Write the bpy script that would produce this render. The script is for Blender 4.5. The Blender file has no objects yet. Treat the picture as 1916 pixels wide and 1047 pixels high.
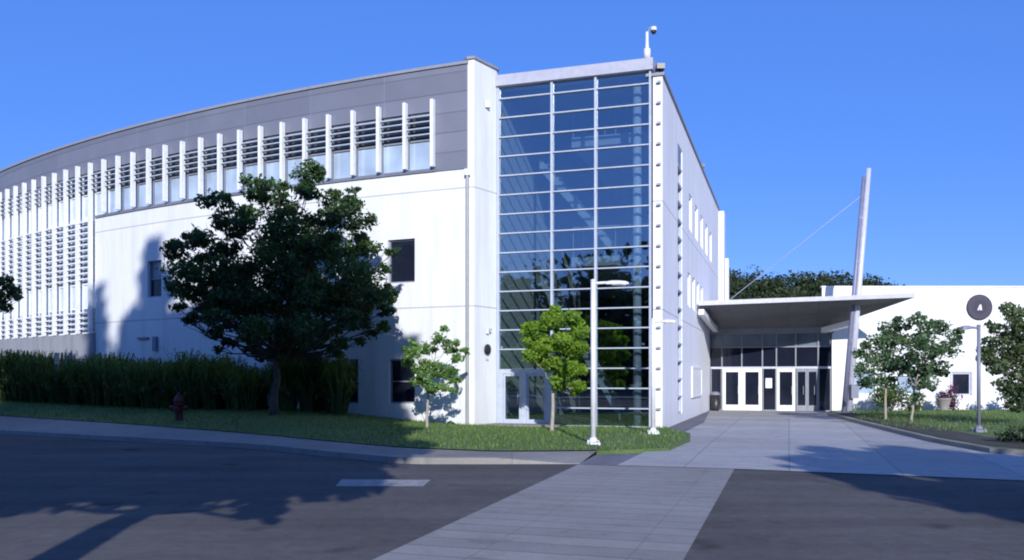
import bpy, math, random
from math import sin, cos, pi, radians, sqrt, hypot
from mathutils import Vector, Matrix

random.seed(7)
SC = bpy.context.scene
COL = SC.collection

# ------------------------------------------------------------------ constants
EYE = 1.6
SUN_DIR = Vector((0.09, -1.0, 0.384)).normalized()      # towards the sun


# ------------------------------------------------------------------ materials
def mat(name):
    m = bpy.data.materials.new(name)
    m.use_nodes = True
    nt = m.node_tree
    b = nt.nodes['Principled BSDF']
    return m, nt, b


def N(nt, kind, **kw):
    n = nt.nodes.new(kind)
    for k, v in kw.items():
        if hasattr(n, k):
            setattr(n, k, v)
        else:
            n.inputs[k].default_value = v
    return n


def noise_of(nt, coord, scale, detail=4.0, rough=0.6):
    t = N(nt, 'ShaderNodeTexNoise')
    t.inputs['Scale'].default_value = scale
    t.inputs['Detail'].default_value = detail
    t.inputs['Roughness'].default_value = rough
    nt.links.new(coord, t.inputs['Vector'])
    return t


def ramp(nt, fac, stops):
    r = nt.nodes.new('ShaderNodeValToRGB')
    e = r.color_ramp.elements
    while len(e) < len(stops):
        e.new(0.5)
    for k, (p, c) in enumerate(stops):
        e[k].position = p
        e[k].color = (c[0], c[1], c[2], 1)
    nt.links.new(fac, r.inputs['Fac'])
    return r


def mixc(nt, a, b, fac, mode='MIX'):
    m = nt.nodes.new('ShaderNodeMix')
    m.data_type = 'RGBA'
    m.blend_type = mode
    for sock, v in ((m.inputs[0], fac), (m.inputs[6], a), (m.inputs[7], b)):
        if isinstance(v, bpy.types.NodeSocket):
            nt.links.new(v, sock)
        elif isinstance(v, (int, float)):
            sock.default_value = v
        else:
            sock.default_value = (v[0], v[1], v[2], 1)
    return m.outputs[2]


def math_(nt, op, a, b=0.0, c=None):
    m = nt.nodes.new('ShaderNodeMath')
    m.operation = op
    vals = (a, b) if c is None else (a, b, c)
    for k, v in enumerate(vals):
        if isinstance(v, bpy.types.NodeSocket):
            nt.links.new(v, m.inputs[k])
        else:
            m.inputs[k].default_value = v
    return m.outputs[0]


def bump(nt, b, height, strength=0.3, dist=0.02):
    n = nt.nodes.new('ShaderNodeBump')
    n.inputs['Strength'].default_value = strength
    n.inputs['Distance'].default_value = dist
    nt.links.new(height, n.inputs['Height'])
    nt.links.new(n.outputs['Normal'], b.inputs['Normal'])


def world_pos(nt):
    return nt.nodes.new('ShaderNodeNewGeometry').outputs['Position']


def rough_mat(name, c1, c2, scale=1.2, rough=0.8, fine=40.0, bstr=0.15, metallic=0.0, mottle=0.5):
    m, nt, b = mat(name)
    p = world_pos(nt)
    a = noise_of(nt, p, scale, 5)
    f = noise_of(nt, p, fine, 3)
    r = ramp(nt, a.outputs['Fac'], [(0.3, c1), (0.7, c2)])
    d = ramp(nt, f.outputs['Fac'], [(0.25, (1 - mottle * .5,) * 3), (0.75, (1 + mottle * .2,) * 3)])
    nt.links.new(mixc(nt, r.outputs['Color'], d.outputs['Color'], 1.0, 'MULTIPLY'), b.inputs['Base Color'])
    b.inputs['Roughness'].default_value = rough
    b.inputs['Metallic'].default_value = metallic
    bump(nt, b, f.outputs['Fac'], bstr, 0.01)
    return m


def wall_mat(name, col, joints=(), stain=0.08, rough=0.75):
    """painted render with weather streaks and thin horizontal movement joints at given heights"""
    m, nt, b = mat(name)
    p = world_pos(nt)
    sep = nt.nodes.new('ShaderNodeSeparateXYZ')
    nt.links.new(p, sep.inputs[0])
    mp = nt.nodes.new('ShaderNodeMapping')
    mp.inputs['Scale'].default_value = (1.6, 1.6, 0.16)
    nt.links.new(p, mp.inputs['Vector'])
    st = noise_of(nt, mp.outputs['Vector'], 1.4, 6, 0.65)
    bl = noise_of(nt, p, 0.35, 4)
    fi = noise_of(nt, p, 60, 3)
    lo = tuple(c * (1 - 2.2 * stain) for c in col)
    c = ramp(nt, st.outputs['Fac'], [(0.28, lo), (0.55, col)]).outputs['Color']
    c = mixc(nt, c, ramp(nt, bl.outputs['Fac'], [(0.3, (0.93, 0.93, 0.95)), (0.7, (1, 1, 1))]).outputs['Color'], 1.0, 'MULTIPLY')
    # dirt near the ground
    g = math_(nt, 'SUBTRACT', 1.0, math_(nt, 'DIVIDE', sep.outputs['Z'], 1.1))
    g = math_(nt, 'MULTIPLY', math_(nt, 'MAXIMUM', g, 0.0), 0.25)
    c = mixc(nt, c, (0.42, 0.42, 0.40), g)
    h = None
    for z in joints:
        d = math_(nt, 'ABSOLUTE', math_(nt, 'SUBTRACT', sep.outputs['Z'], z))
        k = math_(nt, 'LESS_THAN', d, 0.022)
        h = k if h is None else math_(nt, 'MAXIMUM', h, k)
    if h is not None:
        c = mixc(nt, c, tuple(x * 0.5 for x in col), math_(nt, 'MULTIPLY', h, 0.8))
    nt.links.new(c, b.inputs['Base Color'])
    b.inputs['Roughness'].default_value = rough
    bump(nt, b, fi.outputs['Fac'], 0.12, 0.01)
    return m


def cladding_mat(name, col):
    """sheet metal cladding: UV in metres, horizontal seams and staggered panel ends"""
    m, nt, b = mat(name)
    uv = nt.nodes.new('ShaderNodeUVMap').outputs['UV']
    sep = nt.nodes.new('ShaderNodeSeparateXYZ')
    nt.links.new(uv, sep.inputs[0])
    row = math_(nt, 'FLOOR', math_(nt, 'DIVIDE', sep.outputs['Y'], 0.62))
    fr = math_(nt, 'FRACT', math_(nt, 'DIVIDE', sep.outputs['Y'], 0.62))
    seam = math_(nt, 'LESS_THAN', fr, 0.065)
    us = math_(nt, 'DIVIDE', math_(nt, 'ADD', sep.outputs['X'], 0.0), 2.96)
    vs = math_(nt, 'LESS_THAN', math_(nt, 'FRACT', us), 0.012)
    cell = math_(nt, 'ADD', math_(nt, 'MULTIPLY', row, 7.31), math_(nt, 'MULTIPLY', math_(nt, 'FLOOR', us), 3.17))
    wn = nt.nodes.new('ShaderNodeTexWhiteNoise')
    wn.noise_dimensions = '1D'
    nt.links.new(cell, wn.inputs['W'])
    tint = ramp(nt, wn.outputs['Value'], [(0, (0.93, 0.93, 0.94)), (1, (1.06, 1.06, 1.05))]).outputs['Color']
    n = noise_of(nt, world_pos(nt), 0.8, 5)
    c = mixc(nt, ramp(nt, n.outputs['Fac'], [(0.3, tuple(x * 0.93 for x in col)), (0.7, tuple(x * 1.07 for x in col))]).outputs['Color'], tint, 1.0, 'MULTIPLY')
    k = math_(nt, 'MULTIPLY', seam, 0.45)
    c = mixc(nt, c, tuple(x * 0.45 for x in col), k)
    c = mixc(nt, c, tuple(x * 1.35 for x in col), math_(nt, 'MULTIPLY', vs, 0.5))
    nt.links.new(c, b.inputs['Base Color'])
    b.inputs['Roughness'].default_value = 0.55
    b.inputs['Metallic'].default_value = 0.15
    bump(nt, b, math_(nt, 'SUBTRACT', 1.0, seam), 0.5, 0.02)
    return m


def paint(name, col, rough=0.45, metallic=0.0):
    m, nt, b = mat(name)
    n = noise_of(nt, world_pos(nt), 6.0, 4)
    c = ramp(nt, n.outputs['Fac'], [(0.3, tuple(x * 0.88 for x in col)), (0.7, tuple(min(1, x * 1.05) for x in col))])
    nt.links.new(c.outputs['Color'], b.inputs['Base Color'])
    b.inputs['Roughness'].default_value = rough
    b.inputs['Metallic'].default_value = metallic
    return m


def pane_mat(name, col, rough=0.06, spec=0.8, wob=0.04):
    """opaque looking window glass: what is behind it as a base colour, with a slightly wavy reflecting face"""
    m, nt, b = mat(name)
    p = world_pos(nt)
    n = noise_of(nt, p, 0.9, 2)
    c = ramp(nt, n.outputs['Fac'], [(0.3, tuple(x * 0.75 for x in col)), (0.7, tuple(min(1, x * 1.15) for x in col))])
    nt.links.new(c.outputs['Color'], b.inputs['Base Color'])
    b.inputs['Roughness'].default_value = rough
    b.inputs['Specular IOR Level'].default_value = spec
    w = noise_of(nt, p, 1.5, 1)
    bump(nt, b, w.outputs['Fac'], wob, 0.05)
    return m


def glass_mat(name, tint, refl=0.16):
    m = bpy.data.materials.new(name)
    m.use_nodes = True
    nt = m.node_tree
    nt.nodes.clear()
    out = nt.nodes.new('ShaderNodeOutputMaterial')
    tr = nt.nodes.new('ShaderNodeBsdfTransparent')
    tr.inputs['Color'].default_value = (*tint, 1)
    gl = nt.nodes.new('ShaderNodeBsdfGlossy')
    gl.inputs['Color'].default_value = (0.85, 0.92, 1, 1)
    gl.inputs['Roughness'].default_value = 0.015
    fr = nt.nodes.new('ShaderNodeFresnel')
    fr.inputs['IOR'].default_value = 1.5
    w = noise_of(nt, world_pos(nt), 0.7, 1)
    bp = nt.nodes.new('ShaderNodeBump')
    bp.inputs['Strength'].default_value = 0.05
    bp.inputs['Distance'].default_value = 0.05
    nt.links.new(w.outputs['Fac'], bp.inputs['Height'])
    nt.links.new(bp.outputs['Normal'], gl.inputs['Normal'])
    f = math_(nt, 'ADD', fr.outputs[0], refl)
    f = math_(nt, 'MINIMUM', f, 0.95)
    mx = nt.nodes.new('ShaderNodeMixShader')
    nt.links.new(f, mx.inputs[0])
    nt.links.new(tr.outputs[0], mx.inputs[1])
    nt.links.new(gl.outputs[0], mx.inputs[2])
    nt.links.new(mx.outputs[0], out.inputs['Surface'])
    return m


def leaf_mat(name, dark, light, trans=0.25):
    m = bpy.data.materials.new(name)
    m.use_nodes = True
    nt = m.node_tree
    nt.nodes.clear()
    out = nt.nodes.new('ShaderNodeOutputMaterial')
    at = nt.nodes.new('ShaderNodeAttribute')
    at.attribute_name = 'tint'
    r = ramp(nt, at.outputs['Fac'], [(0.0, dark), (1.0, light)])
    df = nt.nodes.new('ShaderNodeBsdfDiffuse')
    tl = nt.nodes.new('ShaderNodeBsdfTranslucent')
    gs = nt.nodes.new('ShaderNodeBsdfGlossy')
    gs.inputs['Roughness'].default_value = 0.5
    gs.inputs['Color'].default_value = (0.8, 0.85, 0.8, 1)
    nt.links.new(r.outputs['Color'], df.inputs['Color'])
    tc = mixc(nt, r.outputs['Color'], (1.2, 1.5, 0.5), 1.0, 'MULTIPLY')
    nt.links.new(tc, tl.inputs['Color'])
    m1 = nt.nodes.new('ShaderNodeMixShader')
    m1.inputs[0].default_value = trans
    nt.links.new(df.outputs[0], m1.inputs[1])
    nt.links.new(tl.outputs[0], m1.inputs[2])
    m2 = nt.nodes.new('ShaderNodeMixShader')
    m2.inputs[0].default_value = 0.025
    nt.links.new(m1.outputs[0], m2.inputs[1])
    nt.links.new(gs.outputs[0], m2.inputs[2])
    nt.links.new(m2.outputs[0], out.inputs['Surface'])
    return m


def asphalt_mat():
    m, nt, b = mat('asphalt')
    p = world_pos(nt)
    big = noise_of(nt, p, 0.35, 5)
    fine = noise_of(nt, p, 90, 3, 0.7)
    mid = noise_of(nt, p, 6, 5)
    c = ramp(nt, big.outputs['Fac'], [(0.3, (0.100, 0.095, 0.092)), (0.7, (0.145, 0.138, 0.133))]).outputs['Color']
    c = mixc(nt, c, ramp(nt, mid.outputs['Fac'], [(0.3, (0.86,) * 3), (0.7, (1.1,) * 3)]).outputs['Color'], 1.0, 'MULTIPLY')
    c = mixc(nt, c, ramp(nt, fine.outputs['Fac'], [(0.3, (0.6,) * 3), (0.72, (1.35,) * 3)]).outputs['Color'], 1.0, 'MULTIPLY')
    mp = nt.nodes.new('ShaderNodeMapping')          # tyre wear drawn out along the street
    mp.inputs['Rotation'].default_value = (0, 0, radians(18))
    mp.inputs['Scale'].default_value = (0.06, 0.9, 1)
    nt.links.new(p, mp.inputs['Vector'])
    wear = noise_of(nt, mp.outputs['Vector'], 1.0, 3)
    c = mixc(nt, c, ramp(nt, wear.outputs['Fac'], [(0.35, (0.88,) * 3), (0.65, (1.12,) * 3)]).outputs['Color'], 1.0, 'MULTIPLY')
    oil = noise_of(nt, p, 0.9, 2)
    c = mixc(nt, c, ramp(nt, oil.outputs['Fac'], [(0.26, (0.62,) * 3), (0.36, (1.0,) * 3)]).outputs['Color'], 1.0, 'MULTIPLY')
    vo = nt.nodes.new('ShaderNodeTexVoronoi')
    vo.feature = 'DISTANCE_TO_EDGE'
    vo.inputs['Scale'].default_value = 0.33
    dn = noise_of(nt, p, 1.7, 4)
    add = nt.nodes.new('ShaderNodeVectorMath')
    add.operation = 'ADD'
    nt.links.new(p, add.inputs[0])
    nt.links.new(dn.outputs['Color'], add.inputs[1])
    nt.links.new(add.outputs[0], vo.inputs['Vector'])
    cr = math_(nt, 'LESS_THAN', vo.outputs['Distance'], 0.006)
    c = mixc(nt, c, (0.03, 0.03, 0.034), math_(nt, 'MULTIPLY', cr, 0.15))
    nt.links.new(c, b.inputs['Base Color'])
    b.inputs['Roughness'].default_value = 1.0
    b.inputs['Specular IOR Level'].default_value = 0.04
    bump(nt, b, fine.outputs['Fac'], 0.5, 0.01)
    return m


def concrete_mat(name, c1, c2, axis=None, pitch=0.0, line=0.06, cross=None, depth=0.45):
    """concrete paving, with tooled joints every `pitch` metres along `axis` (world XY direction)"""
    m, nt, b = mat(name)
    p = world_pos(nt)
    big = noise_of(nt, p, 0.5, 6, 0.65)
    fine = noise_of(nt, p, 70, 3)
    c = ramp(nt, big.outputs['Fac'], [(0.3, c1), (0.7, c2)]).outputs['Color']
    c = mixc(nt, c, ramp(nt, fine.outputs['Fac'], [(0.3, (0.86,) * 3), (0.7, (1.1,) * 3)]).outputs['Color'], 1.0, 'MULTIPLY')
    sp = noise_of(nt, p, 2.3, 6, 0.75)
    c = mixc(nt, c, ramp(nt, sp.outputs['Fac'], [(0.34, (0.80,) * 3), (0.46, (1.0,) * 3), (0.7, (1.05,) * 3)]).outputs['Color'], 1.0, 'MULTIPLY')
    h = fine.outputs['Fac']
    for ax, pt, ln in [(axis, pitch, line)] + ([cross] if cross else []):
        if not ax:
            continue
        dt = nt.nodes.new('ShaderNodeVectorMath')
        dt.operation = 'DOT_PRODUCT'
        nt.links.new(p, dt.inputs[0])
        dt.inputs[1].default_value = (ax[0], ax[1], 0)
        w = noise_of(nt, p, 1.2, 2)
        v = math_(nt, 'ADD', dt.outputs['Value'], math_(nt, 'MULTIPLY', w.outputs['Fac'], 0.02))
        f = math_(nt, 'FRACT', math_(nt, 'DIVIDE', v, pt))
        k = math_(nt, 'LESS_THAN', f, ln)
        cell = nt.nodes.new('ShaderNodeTexWhiteNoise')
        cell.noise_dimensions = '1D'
        nt.links.new(math_(nt, 'FLOOR', math_(nt, 'DIVIDE', v, pt)), cell.inputs['W'])
        c = mixc(nt, c, ramp(nt, cell.outputs['Value'], [(0, (0.9,) * 3), (1, (1.07,) * 3)]).outputs['Color'], 1.0, 'MULTIPLY')
        c = mixc(nt, c, tuple(x * 0.5 for x in c1), math_(nt, 'MULTIPLY', k, depth))
    nt.links.new(c, b.inputs['Base Color'])
    b.inputs['Roughness'].default_value = 0.88
    b.inputs['Specular IOR Level'].default_value = 0.3
    bump(nt, b, h, 0.25, 0.01)
    return m


D = (0.307, 0.952)          # direction of the crosswalk and of the long side wall
U = (0.952, -0.307)         # across it

M_WHITE = wall_mat('white_render', (0.76, 0.78, 0.78), joints=(7.55, 3.86), stain=0.07)
M_SIDE = wall_mat('side_render', (0.80, 0.80, 0.84), joints=(7.0, 3.7), stain=0.06)
M_LOW = wall_mat('low_render', (0.77, 0.78, 0.78), joints=(), stain=0.06)
M_CLAD = cladding_mat('metal_cladding', (0.185, 0.198, 0.250))
M_BASE = wall_mat('grey_base', (0.30, 0.31, 0.34), stain=0.1)
M_FIN = paint('white_aluminium', (0.80, 0.82, 0.84), 0.4)
M_LOUV = paint('louvre_grey', (0.17, 0.21, 0.30), 0.4)
M_LOUVP = paint('louvre_pale', (0.45, 0.52, 0.60), 0.4)
M_COPE = paint('coping_grey', (0.28, 0.29, 0.33), 0.5)
M_ROOF = rough_mat('roof_membrane', (0.22, 0.22, 0.23), (0.3, 0.3, 0.31), 0.5)
M_DARKWIN = pane_mat('dark_window', (0.012, 0.016, 0.03), 0.06, 0.35)
M_PALEWIN = pane_mat('pale_window', (0.36, 0.46, 0.60), 0.1, 0.6)
M_PALEST = pane_mat('spandrel_glass', (0.60, 0.68, 0.74), 0.15, 0.6)
M_LOUVW = pane_mat('louvred_window', (0.15, 0.20, 0.28), 0.12, 0.5)
M_BLIND = pane_mat('blind_window', (0.16, 0.20, 0.25), 0.12, 0.5)
M_GLASS = glass_mat('tower_glass', (0.76, 0.83, 0.85), 0.15)
M_MULL = paint('mullion', (0.45, 0.50, 0.60), 0.4)
M_FASC = paint('fascia', (0.42, 0.43, 0.52), 0.5)
M_INT = wall_mat('interior_plaster', (0.55, 0.58, 0.58), stain=0.03)
M_INTB = paint('interior_sky_tint', (0.085, 0.12, 0.235), 0.6)  # blue of the sky reflection put into the back wall colour
M_STAIR = paint('stair_grey', (0.28, 0.33, 0.40), 0.6)
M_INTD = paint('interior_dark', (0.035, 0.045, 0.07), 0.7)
M_INTF = rough_mat('interior_floor', (0.14, 0.14, 0.15), (0.2, 0.2, 0.2), 2)
M_WFRAME = paint('white_frame', (0.82, 0.83, 0.83), 0.4)
M_GFRAME = paint('grey_frame', (0.24, 0.26, 0.30), 0.45)
M_SOFFIT = concrete_mat('soffit_panel', (0.17, 0.165, 0.18), (0.2, 0.195, 0.21), U, 1.22, 0.02, (D, 1.22, 0.02), 0.6)
M_CANTOP = paint('canopy_edge', (0.50, 0.50, 0.54), 0.5)
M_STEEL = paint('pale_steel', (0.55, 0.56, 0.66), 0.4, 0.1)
M_STEELD = paint('shaded_steel', (0.20, 0.21, 0.32), 0.45, 0.1)  # darker copy of the pale steel, with shade put into its colour
M_CABLE = paint('cable_steel', (0.22, 0.25, 0.36), 0.4, 0.3)
M_LAMP = paint('lamp_paint', (0.72, 0.72, 0.76), 0.4)
M_LAMPD = paint('lamp_paint_dull', (0.20, 0.21, 0.27), 0.45)
M_LENS = paint('lamp_lens', (0.85, 0.86, 0.82), 0.2)
M_RED = paint('hydrant_red', (0.075, 0.011, 0.013), 0.6)
M_BLACK = paint('black_plastic', (0.02, 0.02, 0.025), 0.4)
M_GALV = paint('galvanised', (0.35, 0.36, 0.38), 0.5, 0.3)
M_PAPER = paint('paper', (0.75, 0.75, 0.8), 0.8)
M_POST = paint('marker_yellow', (0.55, 0.52, 0.38), 0.6)
M_SEAL = paint('seal_purple', (0.026, 0.020, 0.045), 0.5)
M_SEAL2 = paint('seal_ring', (0.06, 0.058, 0.095), 0.5)
M_SEALW = paint('seal_white', (0.75, 0.70, 0.82), 0.4)
M_POT = rough_mat('stone_pot', (0.25, 0.23, 0.22), (0.33, 0.31, 0.30), 5)
M_ROCK = rough_mat('boulder', (0.16, 0.17, 0.19), (0.27, 0.28, 0.30), 3, 0.9, 30, 0.5)
M_BARK = rough_mat('bark', (0.045, 0.037, 0.030), (0.09, 0.075, 0.062), 4, 0.95, 25, 0.8)
M_BARKP = rough_mat('pale_bark', (0.30, 0.27, 0.22), (0.42, 0.39, 0.33), 5, 0.9, 25, 0.6)
M_ASPH = asphalt_mat()
M_CROSS = concrete_mat('crossing_concrete', (0.265, 0.252, 0.238), (0.345, 0.33, 0.312), D, 0.42, 0.11, (U, 1.36, 0.010), 0.5)
M_PLAZA = concrete_mat('plaza_concrete', (0.345, 0.338, 0.338), (0.425, 0.416, 0.41), D, 1.8, 0.016, (U, 1.8, 0.016), 0.6)
M_WALK = concrete_mat('sidewalk_concrete', (0.22, 0.205, 0.19), (0.29, 0.275, 0.255), (1, 0), 1.6, 0.015)
M_APRON = concrete_mat('apron_concrete', (0.13, 0.13, 0.15), (0.18, 0.18, 0.20), U, 0.3, 0.05)
M_KERB = concrete_mat('kerb_concrete', (0.24, 0.23, 0.215), (0.32, 0.31, 0.295), (1, 0), 2.4, 0.01)
M_LINE = rough_mat('road_paint', (0.24, 0.235, 0.23), (0.44, 0.43, 0.42), 7, 0.9, 45, 0.3, mottle=1.2)
M_LAWN = rough_mat('lawn', (0.070, 0.125, 0.034), (0.135, 0.195, 0.056), 0.9, 0.95, 25, 0.7, mottle=1.0)
M_EARTH = rough_mat('ground_earth', (0.05, 0.06, 0.03), (0.09, 0.1, 0.05), 0.2, 0.95, 8, 0.5)
M_MULCH = rough_mat('mulch', (0.03, 0.026, 0.022), (0.07, 0.06, 0.05), 2, 0.95, 30, 0.9, mottle=1.0)

L_MAPLE = leaf_mat('maple_leaf', (0.016, 0.038, 0.018), (0.066, 0.130, 0.040), 0.28)
L_LIME = leaf_mat('lime_leaf', (0.070, 0.155, 0.014), (0.235, 0.370, 0.040), 0.4)
L_SAP = leaf_mat('sapling_leaf', (0.065, 0.150, 0.032), (0.180, 0.310, 0.080), 0.4)
L_MID = leaf_mat('mid_leaf', (0.042, 0.090, 0.046), (0.140, 0.220, 0.105), 0.35)
L_RDARK = leaf_mat('dull_leaf', (0.028, 0.056, 0.024), (0.120, 0.165, 0.070), 0.3)
L_HEDGE = leaf_mat('hedge_blade', (0.018, 0.044, 0.014), (0.140, 0.215, 0.065), 0.35)
L_SHRUB = leaf_mat('shrub_leaf', (0.035, 0.070, 0.020), (0.100, 0.150, 0.045), 0.25)
L_PURP = leaf_mat('purple_leaf', (0.060, 0.012, 0.045), (0.160, 0.035, 0.110), 0.25)
L_GRASS = leaf_mat('grass_blade', (0.070, 0.135, 0.030), (0.165, 0.245, 0.065), 0.3)
L_WOOD = leaf_mat('wood_leaf', (0.016, 0.030, 0.014), (0.046, 0.066, 0.026), 0.15)


# ------------------------------------------------------------------ mesh helpers
class MB:
    """collects faces; build() links them as one mesh object"""
    def __init__(self):
        self.v, self.f, self.uv, self.t, self.mi = [], [], {}, [], []

    def face(self, pts, uvs=None, t=None, mi=0):
        i = len(self.v)
        self.v += [tuple(p) for p in pts]
        if uvs:
            self.uv[len(self.f)] = uvs
        self.f.append(tuple(range(i, i + len(pts))))
        self.t.append(t)
        self.mi.append(mi)

    def mesh(self, vs, fs, mi=0):
        i = len(self.v)
        self.v += [tuple(p) for p in vs]
        for f in fs:
            self.f.append(tuple(k + i for k in f))
            self.t.append(None)
            self.mi.append(mi)

    def hexa(self, p, mi=0):
        """p: 4 bottom corners (counter clockwise from above) + 4 top corners"""
        self.mesh(p, [(3, 2, 1, 0), (4, 5, 6, 7), (0, 1, 5, 4), (1, 2, 6, 5), (2, 3, 7, 6), (3, 0, 4, 7)], mi)

    def box(self, x0, x1, y0, y1, z0, z1, mi=0):
        self.hexa([(x0, y0, z0), (x1, y0, z0), (x1, y1, z0), (x0, y1, z0), (x0, y0, z1), (x1, y0, z1), (x1, y1, z1), (x0, y1, z1)], mi)

    def fbox(self, F, u0, u1, v0, v1, z0, z1, mi=0):
        """box in a plan frame F=(origin, udir, vdir)"""
        q = [F.at(u0, v0, z0), F.at(u1, v0, z0), F.at(u1, v1, z0), F.at(u0, v1, z0),
             F.at(u0, v0, z1), F.at(u1, v0, z1), F.at(u1, v1, z1), F.at(u0, v1, z1)]
        self.hexa(q, mi)

    def prism(self, poly, z0, z1):
        """poly counter clockwise from above; z0, z1 numbers or lists"""
        n = len(poly)
        za = z0 if isinstance(z0, (list, tuple)) else [z0] * n
        zb = z1 if isinstance(z1, (list, tuple)) else [z1] * n
        vs = [(x, y, za[k]) for k, (x, y) in enumerate(poly)] + [(x, y, zb[k]) for k, (x, y) in enumerate(poly)]
        fs = [tuple(reversed(range(n))), tuple(range(n, 2 * n))]
        fs += [(k, (k + 1) % n, n + (k + 1) % n, n + k) for k in range(n)]
        self.mesh(vs, fs)

    def tube(self, pts, rad, seg=8, cap=True):
        pts = [Vector(p) for p in pts]
        if not isinstance(rad, (list, tuple)):
            rad = [rad] * len(pts)
        rings = []
        prev = None
        for k, p in enumerate(pts):
            d = (pts[min(k + 1, len(pts) - 1)] - pts[max(k - 1, 0)])
            d = d.normalized() if d.length > 1e-9 else Vector((0, 0, 1))
            if prev is None:
                a = d.cross(Vector((0.12, 0.99, 0.05)))
                if a.length < 0.2:
                    a = d.cross(Vector((1, 0, 0)))
                a.normalize()
            else:
                a = (prev - d * prev.dot(d)).normalized()
            prev = a
            b = d.cross(a)
            rings.append([p + (a * cos(2 * pi * j / seg) + b * sin(2 * pi * j / seg)) * rad[k] for j in range(seg)])
        vs = [v for r in rings for v in r]
        fs = []
        for k in range(len(pts) - 1):
            for j in range(seg):
                fs.append((k * seg + j, k * seg + (j + 1) % seg, (k + 1) * seg + (j + 1) % seg, (k + 1) * seg + j))
        if cap:
            fs.append(tuple(reversed(range(seg))))
            fs.append(tuple(range((len(pts) - 1) * seg, len(pts) * seg)))
        self.mesh(vs, fs)

    def lathe(self, prof, c=(0, 0, 0), seg=20, axis='Z'):
        vs, fs = [], []
        n = len(prof)
        for j in range(seg):
            a = 2 * pi * j / seg
            for r, h in prof:
                if axis == 'Z':
                    vs.append((c[0] + r * cos(a), c[1] + r * sin(a), c[2] + h))
                elif axis == 'Y':
                    vs.append((c[0] + r * cos(a), c[1] + h, c[2] + r * sin(a)))
                else:
                    vs.append((c[0] + h, c[1] + r * cos(a), c[2] + r * sin(a)))
        for j in range(seg):
            k = (j + 1) % seg
            for i in range(n - 1):
                fs.append((j * n + i, k * n + i, k * n + i + 1, j * n + i + 1))
        fs.append(tuple(reversed([j * n for j in range(seg)])))
        fs.append(tuple(j * n + n - 1 for j in range(seg)))
        self.mesh(vs, fs)

    def build(self, name, material, parent=None, smooth=False, origin=None):
        me = bpy.data.meshes.new(name)
        off = Vector((0, 0, 0))
        if parent is not None:
            off = parent.get_world_loc() if hasattr(parent, 'get_world_loc') else wloc(parent)
        elif origin is not None:
            off = Vector(origin)
        me.from_pydata([(v[0] - off.x, v[1] - off.y, v[2] - off.z) for v in self.v], [], self.f)
        if self.uv:
            ul = me.uv_layers.new(name='UVMap')
            for p in me.polygons:
                u = self.uv.get(p.index)
                if u:
                    for k, li in enumerate(p.loop_indices):
                        ul.data[li].uv = u[k]
        if any(t is not None for t in self.t):
            at = me.attributes.new('tint', 'FLOAT', 'FACE')
            at.data.foreach_set('value', [0.5 if t is None else t for t in self.t])
        mats = material if isinstance(material, (list, tuple)) else [material]
        for mm in mats:
            me.materials.append(mm)
        if len(mats) > 1:
            me.polygons.foreach_set('material_index', self.mi)
        if smooth:
            me.polygons.foreach_set('use_smooth', [True] * len(me.polygons))
        me.update()
        o = bpy.data.objects.new(name, me)
        COL.objects.link(o)
        if parent is not None:
            o.parent = parent
        elif origin is not None:
            o.location = off
        return o


def wloc(o):
    v = Vector(o.location)
    while o.parent is not None:
        o = o.parent
        v += Vector(o.location)
    return v


class Frame:
    def __init__(self, origin, u, v):
        self.o, self.u, self.v = origin, u, v

    def at(self, a, b, z):
        return (self.o[0] + self.u[0] * a + self.v[0] * b, self.o[1] + self.u[1] * a + self.v[1] * b, z)


def thing(name, label, cat, loc=(0, 0, 0), group=None):
    o = bpy.data.objects.new(name, None)
    o.empty_display_size = 0.3
    o.location = loc
    COL.objects.link(o)
    tag(o, label, cat, group)
    return o


def tag(o, label=None, cat=None, group=None, kind=None):
    if label:
        o['label'] = label
    if cat:
        o['category'] = cat
    if group:
        o['group'] = group
    if kind:
        o['kind'] = kind
    return o


# ------------------------------------------------------------------ camera, world, sun
cam = bpy.data.cameras.new('camera')
cam.lens = 30.2
cam.sensor_width = 36.0
cam.shift_y = 184.5 / 1916.0
cam.clip_end = 3000
camo = bpy.data.objects.new('camera', cam)
camo.location = (0, 0, EYE)
camo.rotation_euler = (pi / 2, 0, 0)
COL.objects.link(camo)
SC.camera = camo

w = bpy.data.worlds.new('World')
SC.world = w
w.use_nodes = True
nt = w.node_tree
bg = nt.nodes['Background']
sky = nt.nodes.new('ShaderNodeTexSky')
sky.sky_type = 'NISHITA'
sky.sun_disc = False
elev = math.asin(SUN_DIR.z)
sky.sun_elevation = elev
sky.sun_rotation = math.atan2(SUN_DIR.x, SUN_DIR.y)
sky.air_density = 1.0
sky.dust_density = 0.2
sky.ozone_density = 2.5
hs = nt.nodes.new('ShaderNodeHueSaturation')
hs.inputs['Saturation'].default_value = 1.2
nt.links.new(sky.outputs[0], hs.inputs['Color'])
mx = mixc(nt, mixc(nt, hs.outputs[0], (0.64, 0.77, 1.32), 1.0, 'MULTIPLY'), (0.86, 2.30, 7.2), 0.5)
nt.links.new(mx, bg.inputs['Color'])
bg.inputs['Strength'].default_value = 0.132

sun = bpy.data.lights.new('sun', 'SUN')
sun.energy = 5.0
sun.angle = radians(0.5)
sun.color = (1.0, 0.975, 0.95)
suno = bpy.data.objects.new('sun', sun)
suno.rotation_euler = SUN_DIR.to_track_quat('Z', 'Y').to_euler()
suno.location = (0, -20, 30)
COL.objects.link(suno)

SC.view_settings.view_transform = 'Standard'
SC.view_settings.look = 'None'
SC.view_settings.exposure = 0
SC.view_settings.gamma = 1
SC.cycles.max_bounces = 6
SC.cycles.transparent_max_bounces = 12
SC.cycles.filter_width = 2.0


# ------------------------------------------------------------------ ground
def lerp(a, b, t):
    return a + (b - a) * t


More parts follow.
